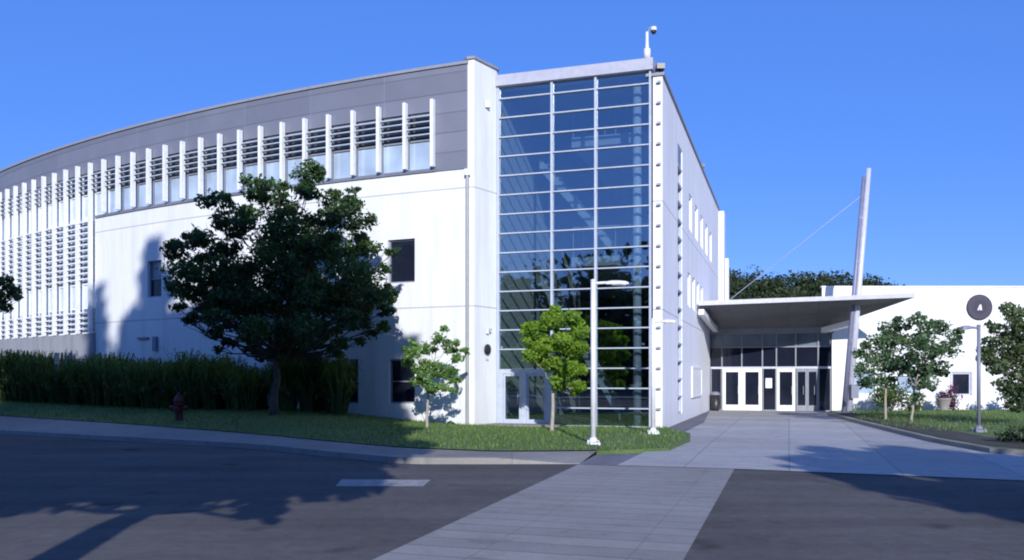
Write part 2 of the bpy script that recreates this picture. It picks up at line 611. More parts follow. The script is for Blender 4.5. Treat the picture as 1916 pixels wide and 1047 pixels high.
# stations along the street from far left to the crossing: kerb, back of pavement, top of bank, under the building
ST = [
    ((-60, 62), (-62, 66, 0.55), (-64, 69, 1.0), (-70, 84, 1.1)),
    ((-30, 36.5), (-32, 40, 0.48), (-34, 43, 0.95), (-40, 56, 1.0)),
    ((-14.7, 24.7), (-16.5, 28.0, 0.37), (-18.3, 30.5, 0.80), (-26.5, 44, 0.9)),
    ((-9.7, 21.8), (-10.9, 24.5, 0.30), (-12.5, 28.0, 0.61), (-16.2, 35.2, 0.8)),
    ((-5.8, 19.5), (-6.5, 21.8, 0.19), (-7.4, 25.2, 0.57), (-9.2, 31, 0.65)),
    ((-3.7, 17.5), (-4.25, 20.2, 0.12), (-5.0, 25.5, 0.46), (-6.4, 29.5, 0.5)),
    ((-2.0, 16.05), (-2.27, 18.4, 0.11), (-3.2, 26.0, 0.25), (-3.6, 28, 0.28)),
    ((-0.3, 16.05), (-0.3, 17.6, 0.10), (-0.35, 25.2, 0.11), (-0.5, 28.5, 0.12)),
    ((1.27, 16.1), (1.75, 17.8, 0.10), (2.6, 24.0, 0.11), (2.9, 27.5, 0.12)),
]


def stations(sub=6):
    out = []
    for a, b in zip(ST[:-1], ST[1:]):
        for k in range(sub):
            t = k / sub
            out.append([tuple(lerp(p, q, t) for p, q in zip(x, y)) for x, y in zip(a, b)])
    out.append([tuple(p) for p in ST[-1]])
    for _ in range(2):                      # soften the corners of the plan
        sm = [out[0]]
        for k in range(1, len(out) - 1):
            sm.append([tuple((x + 2 * y + z) / 4 for x, y, z in zip(out[k - 1][j], out[k][j], out[k + 1][j])) for j in range(4)])
        out = sm + [out[-1]]
    return out


STN = stations()

g = MB()
R_ = 1500
g.face([(-R_, -R_, -0.03), (R_, -R_, -0.03), (R_, R_, -0.03), (-R_, R_, -0.03)])
tag(g.build('ground', M_EARTH), kind='structure')

# carriageway: everything on the near side of the kerb line
KR = [(4.0, 15.4), (6.3, 14.45), (8.0, 13.7), (12, 11.6), (20, 8.2), (40, 1.0), (70, -8)]
kl = [s[0] for s in STN]
r = MB()
line = kl + KR
for a, b in zip(line[:-1], line[1:]):
    r.face([(a[0], -7.5 if abs(a[0]) < 50 else -7.5, 0), (b[0], -7.5, 0), (b[0], b[1], 0), (a[0], a[1], 0)])
tag(r.build('road', M_ASPH), kind='structure')

# near pavement behind the camera
nb = MB()
nb.box(-60, 70, -12, -7.5, -0.02, 0.12)
tag(nb.build('near_pavement', M_WALK), kind='structure')

# kerb and pavement on the far side, left of the crossing
kb = MB()
pv = MB()
for a, b in zip(STN[:-1], STN[1:]):
    def off(s, d):
        p, q = Vector(s[0]), Vector(s[1][:2])
        n = (q - p).normalized()
        v = p + n * d
        return (v.x, v.y)
    a0, a1, b0, b1 = a[0], off(a, 0.16), b[0], off(b, 0.16)
    za = 0.12
    def kz(s):                              # dropped kerb towards the crossing
        t = min(1, max(0, (s[0][0] + 0.3) / 1.3))
        return lerp(0.12, 0.012, t)
    z1, z2 = kz(a), kz(b)
    kb.face([(a0[0], a0[1], -0.01), (b0[0], b0[1], -0.01), (b0[0], b0[1], z2), (a0[0], a0[1], z1)])
    kb.face([(a0[0], a0[1], z1), (b0[0], b0[1], z2), (b1[0], b1[1], z2 + .002), (a1[0], a1[1], z1 + .002)])
    m1 = [(lerp(a1[0], a[1][0], t), lerp(a1[1], a[1][1], t), lerp(z1, a[1][2], t)) for t in (0, .5, 1)]
    m2 = [(lerp(b1[0], b[1][0], t), lerp(b1[1], b[1][1], t), lerp(z2, b[1][2], t)) for t in (0, .5, 1)]
    for j in range(2):
        pv.face([m1[j], m2[j], m2[j + 1], m1[j + 1]])
tag(kb.build('kerb', M_KERB), kind='structure')
tag(pv.build('pavement', M_WALK), kind='structure')

# lawn bank in front of the building, left of the plaza
lw = MB()
LAWN = []
rng = random.Random(3)
for a, b in zip(STN[:-1], STN[1:]):
    segs = 6
    def prof(s, t):
        if t <= 0.55:
            k = t / 0.55
            kk = k * k * (3 - 2 * k)
            return (lerp(s[1][0], s[2][0], k), lerp(s[1][1], s[2][1], k), lerp(s[1][2] + 0.02, s[2][2], 0.5 * k + 0.5 * kk))
        k = (t - 0.55) / 0.45
        return tuple(lerp(p, q, k) for p, q in zip(s[2], s[3]))
    for j in range(segs):
        t0, t1 = j / segs, (j + 1) / segs
        q = [prof(a, t0), prof(b, t0), prof(b, t1), prof(a, t1)]
        lw.face(q)
        LAWN.append(q)
# the tongue of lawn by the tower corner
tongue = [(1.75, 17.8, .10), (3.4, 18.6, .10), (4.35, 21.0, .10), (4.9, 23.6, .10), (4.75, 26.3, .11), (2.9, 27.4, .12), (2.6, 24.0, .11)]
lw.face([tuple(p) for p in tongue])
tq = [(1.75, 17.8, .10), (3.4, 18.6, .10), (4.6, 22.5, .10), (2.6, 24.0, .11)]
LAWN.append(tq)
LAWN.append([(2.6, 24, .11), (4.6, 22.5, .10), (4.75, 26.3, .11), (2.9, 27.4, .12)])
lw.face([(1.75, 17.8, -.02), (3.4, 18.6, -.02), (3.4, 18.6, .10), (1.75, 17.8, .10)])
lw.face([(3.4, 18.6, -.02), (4.35, 21.0, -.02), (4.35, 21.0, .10), (3.4, 18.6, .10)])
lw.face([(4.35, 21.0, -.02), (4.9, 23.6, -.02), (4.9, 23.6, .10), (4.35, 21.0, .10)])
lo = lw.build('lawn', M_LAWN, smooth=True)
tag(lo, kind='structure')

# dark paving apron between lawn and plaza
ap = MB()
ap.face([(1.22, 15.9, .009), (2.2, 15.6, .009), (6.9, 30.5, .050), (9.64, 41.8, .055), (4.57, 26.08, .050), (4.9, 23.6, .045), (4.35, 21.0, .04), (3.4, 18.6, .03), (1.75, 17.8, .03)])
tag(ap.build('apron', M_APRON), kind='structure')

# plaza in front of the entrance
pz = MB()
PZ = [(1.92, 15.75, .012), (3.92, 15.14, .012), (6.2, 14.2, .012), (7.9, 13.45, .012), (11.9, 11.35, .012), (19.9, 7.95, .012), (24, 9.5, .03), (16, 13.2, .05), (11.4, 15.9, .06),
      (9.9, 17.8, .06), (10.2, 20.8, .06), (10.9, 24.5, .06), (12.0, 30, .06), (13.4, 36.5, .06), (14.9, 40.1, .06), (9.64, 41.8, .06), (6.75, 30.2, .06), (3.75, 21.0, .06)]
pz.face(PZ)
tag(pz.build('plaza', M_PLAZA), kind='structure')
# pale kerb line of the plaza on the right side
kr = MB()
edge = [(24, 9.5), (16, 13.2), (11.4, 15.9), (9.9, 17.8), (10.2, 20.8), (10.9, 24.5), (12.0, 30), (13.4, 36.5)]
for a, b in zip(edge[:-1], edge[1:]):
    d = (Vector(b) - Vector(a)).normalized()
    n = Vector((d.y, -d.x))
    a2, b2 = Vector(a) + n * 0.18, Vector(b) + n * 0.18
    kr.face([(a[0], a[1], .06), (b[0], b[1], .06), (b[0], b[1], .16), (a[0], a[1], .16)])
    kr.face([(a[0], a[1], .16), (b[0], b[1], .16), (b2.x, b2.y, .162), (a2.x, a2.y, .162)])
tag(kr.build('kerb', M_KERB), kind='structure')

# crossing over the road
cw = MB()
cl = [(-1.22 - 2.49 * 1.8, 7.6 - 8.5 * 1.8), (1.27, 16.1)]
cr_ = [(1.52 - 2.48 * 1.8, 7.6 - 7.8 * 1.8), (4.0, 15.4)]
nseg = 12
for k in range(nseg):
    t0, t1 = k / nseg, (k + 1) / nseg
    L0 = [lerp(cl[0][j], cl[1][j], t0) for j in (0, 1)]
    L1 = [lerp(cl[0][j], cl[1][j], t1) for j in (0, 1)]
    Q0 = [lerp(cr_[0][j], cr_[1][j], t0) for j in (0, 1)]
    Q1 = [lerp(cr_[0][j], cr_[1][j], t1) for j in (0, 1)]
    cw.face([(*L0, .005), (*Q0, .005), (*Q1, .005), (*L1, .005)])
tag(cw.build('crossing', M_CROSS), kind='structure')
# painted dash on the road
ln = MB()
ln.face([(-2.62, 12.75, .005), (-1.32, 12.72, .005), (-1.28, 13.55, .005), (-2.70, 13.60, .005)])
tag(ln.build('road_marking', M_LINE), kind='structure')

# lawn, planting bed and path on the right
rl = MB()
RL = [(11.0, 16.1, .165), (16, 13.4, .165), (30, 12, .2), (45, 20, .3), (45, 40.2, .3), (14.9, 40.2, .1), (13.55, 36.5, .163), (12.15, 30, .163), (11.05, 24.5, .163), (10.35, 20.8, .163), (10.05, 17.85, .163)]
rl.face(RL)
tag(rl.build('lawn_beside_entrance', M_LAWN), kind='structure')
bed = MB()
bed.face([(10.2, 18.2, .172), (10.9, 16.6, .172), (15.8, 14.0, .172), (20, 13.3, .18), (20, 17.6, .19), (15.0, 19.0, .18), (11.6, 21.0, .175), (12.2, 24.0, .175), (13.3, 30.0, .172), (14.3, 35.8, .172), (13.65, 36.3, .172), (12.3, 30, .172), (11.15, 24.5, .172), (10.45, 20.8, .172)])
tag(bed.build('mulch_bed', M_MULCH), kind='structure')
pt = MB()
pt.face([(13.2, 20.3, .19), (17, 19.3, .2), (24, 20.5, .21), (24, 30, .24), (17.5, 29, .21), (15.0, 25.0, .2)])
tag(pt.build('path', M_APRON), kind='structure')

# short grass blades along the lawns
gb = MB()
rng = random.Random(11)


def blades(q, dens, maxn):
    A = Vector(q[0]); B = Vector(q[1]); C_ = Vector(q[2]); D_ = Vector(q[3])
    area = ((B - A).cross(D_ - A)).length
    for _ in range(min(maxn, int(area * dens))):
        u, v = rng.random(), rng.random()
        p = A.lerp(B, u).lerp(D_.lerp(C_, u), v)
        if p.x < -22:
            continue
        a = rng.random() * 2 * pi
        h = rng.uniform(0.035, 0.10)
        wd = 0.012
        d = Vector((cos(a), sin(a), 0))
        lean = Vector((rng.uniform(-.04, .04), rng.uniform(-.04, .04), h))
        gb.face([p - d * wd, p + d * wd, p + lean], t=rng.random())


for q in LAWN:
    blades(q, 130, 900)
for q in ([(10.9, 24.5, .16), (14, 20.6, .17), (24, 33, .2), (15, 39, .16)], [(12.2, 30, .16), (20, 27, .18), (28, 39, .2), (15, 39.5, .15)]):
    blades(q, 60, 9000)
tag(gb.build('grass', L_GRASS), 'short sunlit grass blades over the lawns', 'grass', kind='stuff')

# wooded hills
hm = MB()
prof = [(-160, 4), (-60, 6), (-10, 14), (20, 20.5), (40, 20.6), (52, 18.8), (58, 19.4), (66, 18.9), (76, 16), (100, 10), (150, 9), (260, 4)]
for (x0, z0), (x1, z1) in zip(prof[:-1], prof[1:]):
    hm.face([(x0, 120, -.05), (x1, 120, -.05), (x1, 165, z1), (x0, 165, z0)])
    hm.face([(x0, 165, z0), (x1, 165, z1), (x1, 300, z1 * .8), (x0, 300, z0 * .8)])
tag(hm.build('hill', M_EARTH, smooth=True), kind='structure')


def hill_z(x, y):
    for (x0, z0), (x1, z1) in zip(prof[:-1], prof[1:]):
        if x0 <= x <= x1:
            z = lerp(z0, z1, (x - x0) / (x1 - x0))
            return z * min(1, max(0, (y - 120) / 45))
    return 0


def leaf(mb, p, n, size, rng, t, aspect=0.55):
    """one pointed leaf: a folded diamond of two triangles sharing an edge"""
    n = Vector(n).normalized()
    a = n.cross(Vector((rng.gauss(0, 1), rng.gauss(0, 1), rng.gauss(0, 1))))
    if a.length < 1e-4:
        a = n.orthogonal()
    a.normalize()
    b = n.cross(a)
    s = size * rng.choice((0.6, 0.8, 1.0, 1.0, 1.25, 1.55)) * rng.uniform(.9, 1.1)
    mb.face([p - a * s * .5, p + b * s * aspect * .5 + n * s * .08, p + a * s * .5, p - b * s * aspect * .5 + n * s * .08], t=t)


def rand_unit(rng):
    while True:
        v = Vector((rng.uniform(-1, 1), rng.uniform(-1, 1), rng.uniform(-1, 1)))
        if 0.05 < v.length < 1:
            return v.normalized()


def clump(mb, c, r, n, size, rng, up=0.25, squash=0.8, tone=0.5, stray=0.15):
    c = Vector(c)
    for _ in range(n):
        d = rand_unit(rng)
        k = rng.random() ** 0.45
        if rng.random() < stray:
            k *= rng.uniform(1.0, 1.35)
        p = c + Vector((d.x * r * k, d.y * r * k, d.z * r * k * squash))
        nn = d * 0.6 + rand_unit(rng) * 0.8 + Vector((0, 0, up))
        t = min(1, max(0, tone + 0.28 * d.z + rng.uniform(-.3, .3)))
        leaf(mb, p, nn, size, rng, t)


wd = MB()
rng = random.Random(21)
for _ in range(620):
    x = rng.uniform(5, 110)
    y = rng.uniform(128, 172)
    z = hill_z(x, y)
    r0 = rng.uniform(1.6, 2.9)
    tone = rng.uniform(0.15, 0.8)
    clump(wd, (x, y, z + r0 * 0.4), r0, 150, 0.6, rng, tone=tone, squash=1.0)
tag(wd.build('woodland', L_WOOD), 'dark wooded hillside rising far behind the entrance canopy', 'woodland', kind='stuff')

wb = MB()
for _ in range(230):
    x = rng.uniform(-110, 60)
    y = rng.uniform(-95, -62)
    r0 = rng.uniform(2.5, 4.5)
    for z in (r0, r0 * 2.2, r0 * 3.4, rng.uniform(3.6, 5.2) * r0):
        clump(wb, (x + rng.uniform(-1, 1), y, z), r0, 34, 1.9, rng, tone=rng.uniform(.2, .8), squash=1.0)
tag(wb.build('woodland', L_WOOD), 'belt of woodland across the street, seen mirrored in the glass tower', 'woodland', kind='stuff')

# ------------------------------------------------------------------ main building
CX, CY, RR, TH0 = 26.2377, 97.3714, 75.8555, radians(-111.3506)


def arc(s, off=0.0, z=0.0):
    th = TH0 - s / RR
    return (CX + (RR + off) * cos(th), CY + (RR + off) * sin(th), z)


def cbox(mb, s0, s1, o0, o1, z0, z1, n=None, uv=True):
    """curved box along the facade, outward offset o0<o1, with UV in metres on its outer face"""
    if n is None:
        n = max(1, int(abs(s1 - s0) / 1.2))
    for k in range(n):
        a, b = lerp(s0, s1, k / n), lerp(s0, s1, (k + 1) / n)
        mb.face([arc(b, o1, z0), arc(a, o1, z0), arc(a, o1, z1), arc(b, o1, z1)], [(b, z0), (a, z0), (a, z1), (b, z1)])
        mb.face([arc(a, o0, z1), arc(b, o0, z1), arc(b, o1, z1), arc(a, o1, z1)], [(a, z1), (b, z1), (b, z1), (a, z1)])
        mb.face([arc(a, o0, z0), arc(a, o1, z0), arc(b, o1, z0), arc(b, o0, z0)], [(a, z0)] * 4)
        mb.face([arc(a, o0, z0), arc(b, o0, z0), arc(b, o0, z1), arc(a, o0, z1)], [(a, z0)] * 4)
    for s, fl in ((s0, 1), (s1, 0)):
        q = [arc(s, o0, z0), arc(s, o1, z0), arc(s, o1, z1), arc(s, o0, z1)]
        mb.face(q if fl else q[::-1], [(s, z0)] * 4)


B = thing('campus_building', 'large white and grey building with curved finned facade and glass corner tower', 'building', (2.0, 30.0, 0))
SEND = 36.0          # the curved wall runs on past the left edge of the picture
SWHITE = 17.72
HROOF = 11.45

# white lower wall with openings
wins = [(13.35, 14.2, 4.72, 6.12), (1.86, 2.86, 4.68, 6.08), (4.0, 4.95, 0.78, 2.24), (1.86, 2.82, 0.80, 2.22)]
sb = sorted({0.0, SWHITE} | {x for w_ in wins for x in w_[:2]} | {0.9, 6.2, 7.5, 8.7, 9.9, 11.1, 12.2, 15.1, 16.0, 16.9})
zb = sorted({-0.1, 8.12} | {x for w_ in wins for x in w_[2:]})
ww = MB()
for a, b in zip(sb[:-1], sb[1:]):
    for c, d in zip(zb[:-1], zb[1:]):
        if any(w_[0] - 1e-6 <= a and b <= w_[1] + 1e-6 and w_[2] - 1e-6 <= c and d <= w_[3] + 1e-6 for w_ in wins):
            continue
        ww.face([arc(b, 0, c), arc(a, 0, c), arc(a, 0, d), arc(b, 0, d)])
for s0, s1, z0, z1 in wins:
    i = -0.16
    ww.face([arc(s0, 0, z0), arc(s0, i, z0), arc(s0, i, z1), arc(s0, 0, z1)])
    ww.face([arc(s1, i, z0), arc(s1, 0, z0), arc(s1, 0, z1), arc(s1, i, z1)])
    ww.face([arc(s0, 0, z0), arc(s1, 0, z0), arc(s1, i, z0), arc(s0, i, z0)])
    ww.face([arc(s0, 0, z1), arc(s0, i, z1), arc(s1, i, z1), arc(s1, 0, z1)])
# end of the white wall beside the curtain wall, and its top ledge
ww.face([arc(SWHITE, 0, -.1), arc(SWHITE, -.6, -.1), arc(SWHITE, -.6, 8.12), arc(SWHITE, 0, 8.12)])
for a, b in zip(sb[:-1], sb[1:]):
    ww.face([arc(a, 0, 8.12), arc(b, 0, 8.12), arc(b, -.3, 8.12), arc(a, -.3, 8.12)])
ww.build('white_wall', M_WHITE, B)
for k, (s0, s1, z0, z1) in enumerate(wins):
    fr = MB()
    for a, b, c, d in ((s0, s0 + .05, z0, z1), (s1 - .05, s1, z0, z1), (s0 + .05, s1 - .05, z0, z0 + .05), (s0 + .05, s1 - .05, z1 - .05, z1)):
        cbox(fr, a, b, -.158, -.10, c, d, 1)
    if k != 1:
        zm = lerp(z0, z1, 0.5)
        cbox(fr, s0 + .05, s1 - .05, -.158, -.11, zm - .02, zm + .02, 1)
    f = fr.build('window', M_GFRAME, B)
    zm = lerp(z0, z1, 0.5)
    if k == 0:
        p1 = MB(); cbox(p1, s0 + .03, s1 - .03, -.17, -.145, zm, z1 - .03, 1); p1.build('pane', M_BLIND, f)
        p1 = MB(); cbox(p1, s0 + .03, s1 - .03, -.17, -.145, z0 + .03, zm - .003, 1); p1.build('pane', M_DARKWIN, f)
    else:
        p1 = MB(); cbox(p1, s0 + .03, s1 - .03, -.17, -.145, z0 + .03, z1 - .03, 1); p1.build('pane', M_DARKWIN if k in (1, 2) else M_DARKWIN, f)

# metal cladding above: band over the windows, strip beside them, sill strip
cd = MB()
cbox(cd, 0.0, SEND, -.3, 0.02, 10.05, HROOF - .06)
cbox(cd, 0.0, 1.12, -.3, 0.02, 8.135, 10.05)
cd.build('cladding', M_CLAD, B)
sl = MB(); cbox(sl, 1.125, SWHITE, -.3, 0.05, 8.135, 8.235); sl.build('sill_band', M_CLAD, B)
cp = MB(); cbox(cp, -.02, SEND, -.5, 0.07, HROOF - .06, HROOF + .03); cp.build('coping', M_COPE, B)
# backing behind the windows
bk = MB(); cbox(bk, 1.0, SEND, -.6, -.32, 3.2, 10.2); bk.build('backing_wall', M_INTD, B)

# fins and glazed bays
SP = 0.983
fins = [1.15 + SP * k for k in range(36)]
fins = [s for s in fins if s < SEND - .1]
for k, s in enumerate(fins):
    f = MB()
    zlo = 8.27 if s < 17.4 else 3.46
    cbox(f, s - .052, s + .052, 0.055, 0.22, zlo, 10.38, 1)
    f.build('fin', M_FIN, B)
for k, (a, b) in enumerate(zip(fins[:-1], fins[1:])):
    s0, s1 = a + .06, b - .06
    full = a > 17.0
    fr = MB()
    bars = [(8.238, 8.275), (9.16, 9.22), (9.99, 10.045)]
    for c, d in bars:
        cbox(fr, s0, s1, -.14, -.06, c, d, 1)
    cbox(fr, a - .02, a + .02, -.14, -.06, 8.238, 10.045, 1)
    wf = fr.build('window', M_GFRAME if a < 16.5 else M_FIN, B)
    p = MB(); cbox(p, s0 - .03, s1 + .03, -.16, -.11, 9.2, 10.02, 1); p.build('pane', M_DARKWIN, wf)
    p = MB(); cbox(p, s0 - .03, s1 + .03, -.16, -.11, 8.25, 9.18, 1); p.build('pane', M_PALEST if a > 16.5 else M_PALEWIN, wf)
    lv = MB()
    for z in (9.30, 9.50, 9.70, 9.88):
        cbox(lv, s0, s1, 0.04, 0.15, z, z + .035, 1)
    lv.build('louvre', M_LOUVP, wf)
    if full:
        fr = MB()
        for c, d in ((3.46, 3.52), (4.48, 4.54), (5.48, 5.54), (8.07, 8.235)):
            cbox(fr, s0, s1, -.14, -.06, c, d, 1)
        cbox(fr, a - .02, a + .02, -.14, -.06, 3.46, 8.235, 1)
        wf = fr.build('window', M_FIN, B)
        p = MB(); cbox(p, s0 - .03, s1 + .03, -.16, -.11, 5.51, 8.1, 1); p.build('pane', M_LOUVW, wf)
        p = MB(); cbox(p, s0 - .03, s1 + .03, -.16, -.11, 4.51, 5.505, 1); p.build('pane', M_PALEST, wf)
        p = MB(); cbox(p, s0 - .03, s1 + .03, -.16, -.11, 3.49, 4.505, 1); p.build('pane', M_LOUVW, wf)
        for zz in ([3.62 + .22 * j for j in range(4)], [5.66 + .235 * j for j in range(11)]):
            lv = MB()
            for z in zz:
                cbox(lv, s0, s1, 0.04, 0.14, z, z + .06, 1)
            lv.build('louvre', M_FIN, wf)
bs = MB(); cbox(bs, SWHITE + .0, SEND, -.3, 0.10, -.1, 3.44); bs.build('base_wall', M_BASE, B)

# end pier: front face then a return running back to the glass
P0 = arc(0, 0)
pier = [(P0[0], P0[1]), (-1.17, 26.66), (-0.50, 27.62), (-0.46, 27.75), (-0.9, 28.6), (-2.2, 28.2), arc(0.25, -.32)[:2]]
pr = MB(); pr.prism(pier, -.1, 11.52); pr.build('end_pier', M_WHITE, B)
pc = MB(); pc.prism([(P0[0] - .03, P0[1] - .05), (-1.155, 26.60), (-0.44, 27.60), (-0.42, 27.8), (-.9, 28.65), (-2.2, 28.25)], 11.523, 11.60); pc.build('coping', M_COPE, B)
dp = MB(); q = arc(-.02, .07); dp.tube([(q[0], q[1], .1), (q[0], q[1], 7.9)], .055, 10)
q2 = arc(-.02, .02)
dp.box(q[0] - .09, q[0] + .09, q[1] - .07, q[1] + .05, 7.9, 8.1)
dp.build('downpipe', M_GALV, B)

# glass tower
GF = Frame((-0.46, 27.70), U, D)
UL = 4.914
rows = [10.6 - .62 * k for k in range(18)]
rows[-1] = 0.12
cols = [0.03, 1.813, 3.22, UL]
zs = [10.98] + rows
for k, u in enumerate(cols):
    m_ = MB()
    wv = .035 if 0 < k < 3 else .03
    m_.fbox(GF, u - wv, u + wv, -.07, .12, 0.1, 10.98)
    m_.build('mullion', M_MULL, B)
for z in rows:
    for c in range(1):
        m_ = MB()
        lo_u = cols[0] + .032 if z > 2.0 or z < .3 else cols[1] + .037
        # one transom: three lengths butted between the mullions
        for a, b in ((cols[0] + .032, cols[1] - .037), (cols[1] + .037, cols[2] - .037), (cols[2] + .037, cols[3] - .032)):
            if b <= lo_u:
                continue
            m_.fbox(GF, a, b, -.05, .10, z - .018, z + .018)
        m_.build('transom', M_MULL, B)
for (a, b) in zip(cols[:-1], cols[1:]):
    for z1, z0 in zip(zs[:-1], zs[1:]):
        if a < 0.1 and z0 < 1.9 - .05:
            continue
        p = MB(); p.fbox(GF, a + .02, b - .02, .02, .032, z0 + .015, z1 - .015)
        p.build('pane', M_GLASS, B)
# doors at the foot of the tower
fz = 1.88
fr = MB()
fr.fbox(GF, .062, 1.776, -.06, .10, fz - .12, fz + .02)
for u0, u1 in ((.062, .19), (.80, .98), (1.64, 1.776)):
    fr.fbox(GF, u0, u1, -.06, .10, .12, fz - .12)
dfr = fr.build('door_frame', M_MULL, B)
for u0, u1 in ((.19, .80), (.98, 1.64)):
    d_ = MB()
    d_.fbox(GF, u0 + .004, u0 + .07, -.03, .05, .125, fz - .125)
    d_.fbox(GF, u1 - .07, u1 - .004, -.03, .05, .125, fz - .125)
    d_.fbox(GF, u0 + .07, u1 - .07, -.03, .05, .125, .30)
    d_.fbox(GF, u0 + .07, u1 - .07, -.03, .05, fz - .20, fz - .125)
    do = d_.build('door', M_MULL, B)
    p = MB(); p.fbox(GF, u0 + .065, u1 - .065, .0, .012, .29, fz - .19); p.build('pane', M_GLASS, do)
    h = MB(); h.tube([GF.at(u1 - .10, -.07, .8), GF.at(u1 - .10, -.07, 1.2)], .014, 8); h.build('handle', M_GALV, do)
st_ = MB(); st_.fbox(GF, -.3, 2.2, -.9, -.07, .0, .17); st_.build('door_step', M_WALK, B)
# roof edge of the tower
rf = MB(); rf.fbox(GF, -.02, UL + .10, -.16, .45, 10.985, 11.33); rf.build('roof_fascia', M_FASC, B)
rf2 = MB(); rf2.fbox(GF, -.3, UL + .05, .455, 15.0, 11.0, 11.25); rf2.build('tower_roof', M_ROOF, B)
# inside of the tower: side walls, floors, back wall, column, stairs
iw = MB(); iw.fbox(GF, -.25, -.02, .14, 14.4, .05, 10.997); iw.build('interior_wall', M_INT, B)
ib = MB(); ib.fbox(GF, -.02, UL + .1, 14.2, 14.4, 5.5, 10.98); ib.build('interior_back_wall', M_INTB, B)  # upper part coloured for mirrored sky, lower part for mirrored dark trees
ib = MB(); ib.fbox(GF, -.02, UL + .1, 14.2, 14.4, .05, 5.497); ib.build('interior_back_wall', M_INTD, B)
fl = MB(); fl.fbox(GF, -.02, UL + .1, .13, 14.19, .0, .11); fl.build('interior_floor', M_INTF, B)
for z in (5.38, 9.45):
    s_ = MB(); s_.fbox(GF, 1.9, UL + .05, 2.2, 14.19, z, z + .34); s_.build('floor_slab', M_STAIR, B)
    s_ = MB(); s_.tube([GF.at(1.95, 2.25, z + 1.35), GF.at(UL, 2.25, z + 1.35)], .025, 8)
    for k in range(9):
        u = lerp(1.95, UL - .05, k / 8)
        s_.tube([GF.at(u, 2.25, z + .34), GF.at(u, 2.25, z + 1.35)], .012, 6)
    s_.build('balustrade', M_GALV, B)
cmn = MB(); q = GF.at(4.42, .55, 0); cmn.tube([(q[0], q[1], .1), (q[0], q[1], 10.98)], .13, 18); cmn.build('column', M_MULL, B, smooth=True)
for za, zb_, va, dirn in ((.11, 5.4, 3.6, 1), (5.72, 9.5, 3.6, 1)):
    s_ = MB()
    n = 22
    # flights fall from left to right close behind the glass
    for vv in (va, va + 1.15):
        a_, b_ = GF.at(.35, vv, zb_ + .1), GF.at(3.3, vv, za)
        c_, d_ = GF.at(.35, vv + .06, zb_ + .1), GF.at(3.3, vv + .06, za)
        dz = .34
        s_.hexa([(b_[0], b_[1], za - dz + .34), (d_[0], d_[1], za - dz + .34), (c_[0], c_[1], zb_ - dz), (a_[0], a_[1], zb_ - dz),
                 (b_[0], b_[1], za + .34), (d_[0], d_[1], za + .34), (c_[0], c_[1], zb_ + .1), (a_[0], a_[1], zb_ + .1)])
    for k in range(n):
        t = (k + .5) / n
        u = lerp(3.3, .35, t)
        z = lerp(za, zb_ - .05, t)
        s_.fbox(GF, u - .13, u + .13, va + .065, va + 1.145, z + .1, z + .15)
    s_.build('staircase', M_STAIR, B)

# long side wall running back from the tower
WF = Frame((4.57, 26.08), D, (-U[0], -U[1]))       # v positive = into the building
HS = 10.8
sw = MB()
swin = [(3.75, 5.05, 0.35, 9.75)]
for k in range(5):
    swin.append((7.3 + 2.25 * k, 8.3 + 2.25 * k, 7.35, 8.75))
for k in range(4):
    swin.append((6.8 + 1.7 * k, 7.7 + 1.7 * k, 4.35, 5.65))
tb = sorted({0.0, 26.0} | {x for w_ in swin for x in w_[:2]})
zb2 = sorted({-.1, HS} | {x for w_ in swin for x in w_[2:]})
for a, b in zip(tb[:-1], tb[1:]):
    for c, d in zip(zb2[:-1], zb2[1:]):
        if any(w_[0] - 1e-6 <= a and b <= w_[1] + 1e-6 and w_[2] - 1e-6 <= c and d <= w_[3] + 1e-6 for w_ in swin):
            continue
        sw.face([WF.at(a, 0, c), WF.at(b, 0, c), WF.at(b, 0, d), WF.at(a, 0, d)])
for s0, s1, z0, z1 in swin:
    i = .14
    sw.face([WF.at(s0, 0, z0), WF.at(s0, 0, z1), WF.at(s0, i, z1), WF.at(s0, i, z0)])
    sw.face([WF.at(s1, 0, z0), WF.at(s1, i, z0), WF.at(s1, i, z1), WF.at(s1, 0, z1)])
    sw.face([WF.at(s0, 0, z0), WF.at(s0, i, z0), WF.at(s1, i, z0), WF.at(s1, 0, z0)])
    sw.face([WF.at(s0, 0, z1), WF.at(s1, 0, z1), WF.at(s1, i, z1), WF.at(s0, i, z1)])
# lit end face beside the glass, far end, back side
sw.face([WF.at(0, .29, -.1), WF.at(0, 0, -.1), WF.at(0, 0, HS), WF.at(0, .29, HS)])
sw.face([WF.at(26, 0, -.1), WF.at(26, 8, -.1), WF.at(26, 8, HS), WF.at(26, 0, HS)])
sw.face([WF.at(0, .29, -.1), WF.at(0, .29, HS), WF.at(26, .29, HS), WF.at(26, .29, -.1)])
sw.build('side_wall', M_SIDE, B)
for k, (s0, s1, z0, z1) in enumerate(swin):
    p = MB()
    p.fbox(WF, s0 + .01, s1 - .01, .125, .15, z0 + .01, z1 - .01)
    fr = MB()
    for a, b, c, d in ((s0 + .002, s0 + .08, z0, z1), (s1 - .08, s1 - .002, z0, z1), (s0 + .08, s1 - .08, z0 + .002, z0 + .08), (s0 + .08, s1 - .08, z1 - .08, z1 - .002)):
        fr.fbox(WF, a, b, .03, .122, c, d)
    if k == 0:
        z = z0 + .62
        while z < z1 - .3:
            fr.fbox(WF, s0 + .08, s1 - .08, .0, .122, z - .03, z + .03)
            z += .62
    f = fr.build('window', M_WFRAME if k else M_MULL, B)
    p.build('pane', M_PALEWIN if k else M_BLIND, f)
    if k == 0:
        lv = MB(); lv.fbox(WF, s0 + .085, s1 - .085, .035, .118, z1 - .62, z1 - .09); lv.build('louvre', M_LOUV, f)
cs = MB(); cs.fbox(WF, -.06, 26.05, -.06, .5, HS + .002, HS + .09); cs.build('coping', M_COPE, B)
ps = MB()
